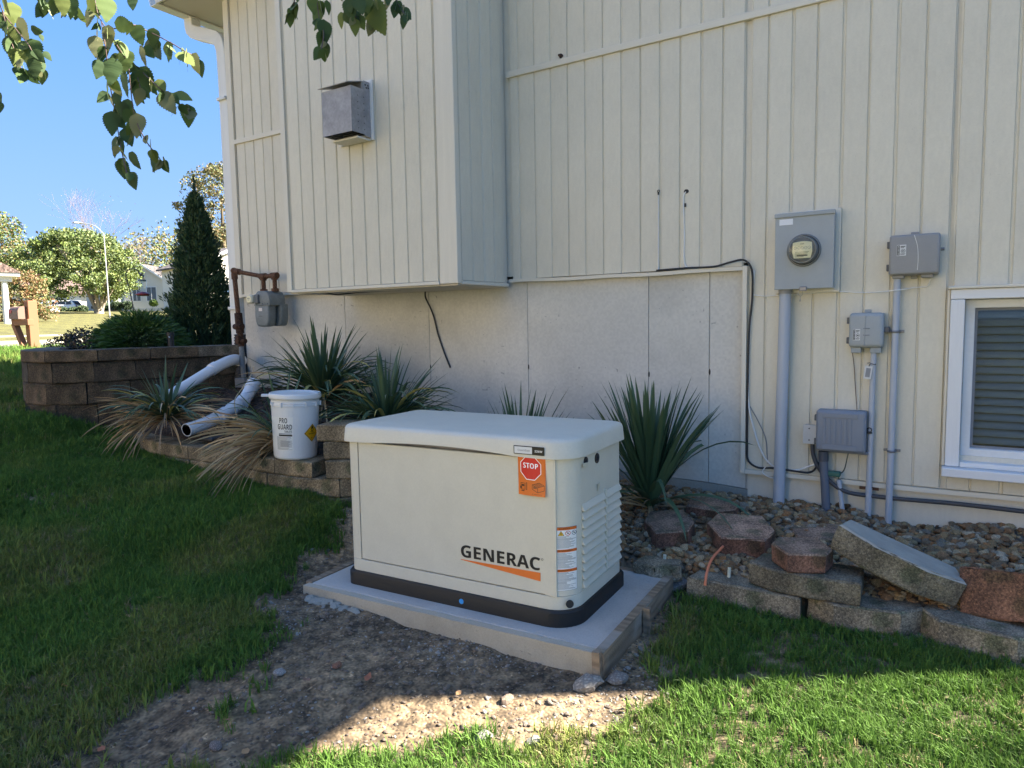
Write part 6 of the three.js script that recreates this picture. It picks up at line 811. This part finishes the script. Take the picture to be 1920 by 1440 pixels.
// cars in the driveway
function car(label, pos, yaw, paint) {
  const c = thing('parked_car', label, 'car', pos, 'cars parked in the driveway across the street'); c.rotation.y = yaw;
  const body = new THREE.ExtrudeGeometry((() => { const s = new THREE.Shape(); s.moveTo(-2.3, .35); s.lineTo(-2.35, .8); s.quadraticCurveTo(-2.3, 1.02, -2.15, 1.05); s.lineTo(-1.2, 1.12); s.lineTo(2.25, 1.1); s.quadraticCurveTo(2.38, .9, 2.3, .35); s.closePath(); return s; })(), { depth: 1.7, bevelEnabled: true, bevelSize: .08, bevelThickness: .08, bevelSegments: 2, bevelOffset: -.08 }).translate(0, 0, -.85);
  part('body', body, paint, c); part('roof', new THREE.ExtrudeGeometry(polyShape([[-1.25, 1.1], [-.55, 1.66], [1.75, 1.68], [2.2, 1.1]]), { depth: 1.42, bevelEnabled: true, bevelSize: .06, bevelThickness: .1, bevelSegments: 2, bevelOffset: -.06 }).translate(0, 0, -.71), paint, c);
  const gl = mat([.03, .035, .045], .1); for (const s of [-1, 1]) { for (const [a, b] of [[-.95, -.05], [.05, 1.0], [1.08, 1.75]]) part('window', new THREE.ExtrudeGeometry(polyShape([[a, 1.16], [b, 1.16], [b - .06, 1.58], [a + (a < -.5 ? .42 : .04), 1.58]]), { depth: .02, bevelEnabled: false }).translate(0, 0, s > 0 ? .815 : -.835), gl, c); for (const x of [-1.45, 1.45]) { const w = part('wheel', rod([x, .36, s * .7], [x, .36, s * .93], .36, .36, 20), M.rubber, c); part('rim', rod([x, .36, s * .931], [x, .36, s * .945], .22, .22, 16), M.galv, w); } part('headlight', rspan(-2.345, -2.25, .75, .9, s * .55 - .15, s * .55 + .15, .03), mat([.8, .82, .85], .1), c); part('taillight', rspan(2.25, 2.335, .8, 1.05, s * .68 - .1, s * .68 + .1, .03), mat([.45, .02, .02], .2), c); }
  part('windscreen', new THREE.BoxGeometry(.03, .78, 1.35).rotateZ(-.9).translate(-.955, 1.38, 0), gl, c); part('rear_window', new THREE.BoxGeometry(.03, .6, 1.3).rotateZ(.66).translate(2.06, 1.38, 0), gl, c); return c;
}
car('white sport utility car parked in the driveway across the street', at(116, 588, 92), .62, mat([.8, .8, .8], .25)); car('silver-blue car parked left of the white one, half hidden by hedges', at(84, 589, 93), 1.75, mat([.42, .47, .56], .25));

/* ------------------------------------------------ unseen house added behind the viewer, to bounce warm sunlight onto this one */
{ const t = thing('house', 'unseen pale house added behind the viewer for warm bounce light', 'house', V(-11.5, .1, 12)); t.rotation.y = Math.PI; gableBox(t, -10, 10, -9, 0, 5.6, 2.6, mat([.78, .65, .46], .85), HM.roof, 'x', .5); for (const x of [-6, -2, 2.4, 6]) { houseWindow(t, x, 3.9, 1, 1.3, .001); if (x !== -2) houseWindow(t, x, 1.4, 1, 1.3, .001); } part('downspout', span(-8.9, -8.8, 0, 5.1, .0, .09), HM.white, t); }

/* ------------------------------------------------ river birch overhead: hanging twigs with toothed leaves */
{
  const t = thing('birch_tree', 'birch with drooping leafy twigs hanging into the top of view', 'tree', V(-3.9, .3, 4.9)), o = t.position;
  const bb = mat([.42, .34, .28], .9, { map: rep(tBlock, 1.5) }), tw = mat([.10, .06, .05], .8);
  const L = p => p.clone().sub(o), D = 3.15;
  part('trunk', tube([[0, -.3, 0], [.05, 1.6, -.05], [.0, 3.4, -.2], [.1, 5.5, -.3], [0, 7.5, -.4]], .11, 40, 12), bb, t); part('trunk', tube([[.1, -.3, .1], [-.3, 1.8, .3], [-.6, 4, .5], [-.8, 6.5, .6]], .085, 40, 12), bb, t);
  const limb = (px, py, dep, h) => { const e = L(at(px, py, dep)); part('limb', tube([V(0, h, -.2), V(lerp(0, e.x, .35), Math.max(h, e.y) + .9, lerp(0, e.z, .35)), V(lerp(0, e.x, .75), e.y + .75, lerp(0, e.z, .75)), e], .014, 40, 7), tw, t); };
  limb(172, -60, D, 3.2); limb(-10, -60, D, 3.0); limb(620, -110, D + .1, 3.6); limb(90, -60, D, 3.1);
  const lines = [[[172, -60], [178, 0], [190, 40], [206, 62], [226, 96], [252, 128], [264, 168]], [[205, 56], [245, 47], [276, 58], [320, 80], [350, 98], [374, 108]], [[226, 96], [262, 130], [300, 166], [330, 190], [356, 208]], [[190, 40], [198, 90], [205, 150], [213, 196], [222, 250], [230, 292], [238, 325]], [[240, 112], [250, 205], [270, 258], [300, 298]], [[-10, -60], [4, 20], [30, 55], [58, 92], [72, 125]], [[4, 20], [22, 80], [40, 130]], [[90, -60], [95, -5], [82, 8]], [[90, -60], [112, -10], [125, 8], [140, 20]], [[620, -110], [595, -20], [598, 30], [607, 60], [602, 95]], [[620, -110], [640, -20], [655, 15], [668, 32]], [[620, -110], [690, -30], [702, 20], [706, 40]], [[620, -110], [725, -30], [748, 10], [758, 25]], [[595, -20], [556, -10], [550, 22]]];
  const depOf = (x, y) => (x > 450 ? D + .15 : D) + .14 * Math.sin(x * .045 + y * .02) + .05 * Math.sin(y * .11);
  for (const l of lines) part('twig', tube(l.map(([x, y]) => L(at(x, y, depOf(x, y)))), .0024, l.length * 6, 5), tw, t);
  // a leaf: pointed oval with double-toothed edge, folded a little on its midrib
  const leafGeo = (seed) => { const r = rng(seed), n = 11, pos = [], idx = []; const prof = u => .30 * Math.pow(Math.sin(Math.PI * Math.pow(u, .62)), .85) * (1 - .12 * u), curl = rr(-.25, .4, r), fold = rr(.1, .5, r); for (let i = 0; i <= n * 2; i++) { const u = i / (n * 2), w = prof(u) * (i % 2 && i > 2 ? 1.10 : .95) + (i === n * 2 ? 0 : .004), y = -u, z = curl * u * u * .6; pos.push(0, y, z, w, y - (i % 2 ? .02 : 0), z + fold * w * w * 1.6 + .008 * Math.sin(u * 20), -w, y - (i % 2 ? .02 : 0), z + fold * w * w * 1.6 + .008 * Math.sin(u * 17 + 1)); if (i) { const k = i * 3, j = k - 3; idx.push(j, k, k + 1, j, k + 1, j + 1, j, j + 2, k + 2, j, k + 2, k); } } const g = new THREE.BufferGeometry(); g.setAttribute('position', new THREE.Float32BufferAttribute(pos, 3)); g.setIndex(idx); g.computeVertexNormals(); return g; };
  const LG = [1, 2, 3, 4, 5, 6].map(leafGeo), LM = [[.075, .125, .03], [.06, .105, .03], [.10, .15, .035], [.16, .195, .045], [.20, .205, .09], [.055, .095, .03]].map(c => new THREE.MeshPhysicalMaterial({ color: lin(...c), roughness: .75, specularIntensity: .5, side: THREE.DoubleSide, transmission: .35, thickness: 0 }));
  const leaves = [[209, 208, 43, 90, 5], [217, 255, 42, 95, 5], [226, 298, 40, 80, 5], [242, 322, 34, 72, 5], [222, 190, 44, 78, 5], [232, 240, 40, 65, 5], [241, 286, 42, 58, 5], [240, 185, 42, 100], [258, 212, 50, 95, 4], [252, 240, 40, 100], [282, 260, 32, 95], [286, 284, 42, 92], [305, 294, 30, 75], [262, 125, 66, 65], [270, 130, 56, 85], [300, 172, 50, 55, 4], [325, 174, 40, 20, 3], [352, 195, 46, 88], [312, 78, 36, 80, 3], [335, 97, 42, 40, 3], [360, 100, 38, 75, 4], [288, 52, 38, 92], [278, 72, 50, 60, 4], [252, 46, 44, 70], [214, 42, 40, 15], [262, 85, 46, 75, 4], [238, 92, 46, 100], [270, 86, 34, 50], [212, 108, 58, 98], [228, 128, 54, 80], [200, 152, 40, 95], [190, 112, 38, 105, 5], [203, 46, 52, 95, 4], [182, 34, 46, 95, 4], [178, 66, 44, 90, 4], [188, 86, 36, 105, 4], [138, -6, 44, 100], [116, -10, 44, 85, 3], [82, -12, 44, 95], [103, -10, 40, 100, 5], [200, -8, 46, 90], [163, -12, 44, 70, 3], [248, -8, 26, 90], [24, 4, 46, 90], [4, -10, 44, 80], [34, 32, 50, 75, 4], [16, 64, 46, 85, 5], [30, 90, 42, 85], [46, 78, 48, 80, 3], [58, 72, 54, 80], [62, 108, 38, 85, 5], [45, 128, 24, 90, 5], [58, 56, 22, 10, 5], [76, 64, 15, 70, 5], [82, 96, 26, 50, 5], [73, 112, 24, 70, 5], [30, 124, 26, 70, 5], [8, 26, 40, 80, 3], [-2, 172, 26, 85, 5], [0, 190, 22, 95, 5], [172, 12, 40, 110, 4], [222, 74, 40, 60], [246, 150, 44, 70], [266, 165, 40, 110, 4], [214, 172, 34, 75, 5], [296, 148, 36, 70],
    [553, 4, 32, 92], [546, 14, 28, 85], [598, 10, 46, 98], [607, 36, 42, 82], [605, 58, 44, 95], [600, 90, 18, 105], [584, -6, 38, 80], [613, 0, 30, 75], [644, 24, 32, 55], [639, 22, 32, 95], [653, -4, 42, 80], [669, 20, 30, 88], [694, 2, 66, 68, 3], [701, -10, 34, 80, 3], [742, 0, 32, 68], [755, 12, 32, 55], [689, -10, 34, 95], [668, -8, 34, 70, 5]];
  const r = rng(444), Q = new THREE.Quaternion(), mx = new THREE.Matrix4();
  const addLeaf = (p, dir, len, m) => { const l = part('leaf', LG[Math.floor(r() * 6)], LM[m], t); l.position.copy(p); const yv = dir.clone().negate().normalize(), side = V(r() - .5, (r() - .5) * .5, r() - .5).cross(yv).normalize(), zv = side.clone().cross(yv).normalize(); Q.setFromRotationMatrix(mx.makeBasis(side, yv, zv)); l.quaternion.copy(Q); l.scale.set(len * 1.12, len, len); return l; };
  for (const [x, y, s, a, m] of leaves) { const d = depOf(x, y), p = L(at(x, y, d)), e = L(at(x + s * Math.cos(a * Math.PI / 180), y + s * Math.sin(a * Math.PI / 180), d + rr(-.02, .02, r))), v = e.sub(p); const len = v.length() * rr(.85, 1.05, r); const l = addLeaf(p, v, len, m ?? Math.floor(r() * 4)); // turn the blade partly towards the sight line
    const zv = V(AZ.x + rr(-.9, .9, r), AZ.y + rr(-.7, .7, r), AZ.z + rr(-.9, .9, r)).normalize(), yv = v.clone().negate().normalize(), sv = yv.clone().cross(zv).normalize(); Q.setFromRotationMatrix(mx.makeBasis(sv, yv, sv.clone().cross(yv).normalize())); l.quaternion.copy(Q); }
  for (const l of lines) for (let k = 1; k < l.length; k += .5) { const ka = Math.floor(k), kb = Math.min(l.length - 1, Math.ceil(k)), x = lerp(l[ka][0], l[kb][0], .5) + rr(-7, 7, r), y = lerp(l[ka][1], l[kb][1], .5) + rr(-6, 6, r), d = depOf(x, y); if (y < -25) continue; for (let q = 0; q < 2; q++) addLeaf(L(at(x, y, d)), V(rr(-.8, .8, r), -1, rr(-.8, .8, r)), rr(.045, .08, r), Math.floor(r() * 6)); }
  // the rest of the crown, above and behind the viewer
  const cr = part('crown', faces(5200, 71, q => { for (;;) { const a = q() * 6.283, k = Math.sqrt(q()), p = V(Math.cos(a) * 2.3 * k - .3, rr(3.9, 8, q), Math.sin(a) * 2.3 * k + .5); const w = p.clone().add(o).sub(EYE), zf = w.dot(AZ); if (zf > .2 && Math.abs(w.dot(AX) / zf) < .9 && -w.dot(AY) / zf > -.95) continue; return [p, null]; } }, .034, toneOf([[.075, .125, .03], [.10, .15, .035]]), 1.5), FOL, t); cr.userData.kind = 'stuff';
}
renderer.render(scene, camera);
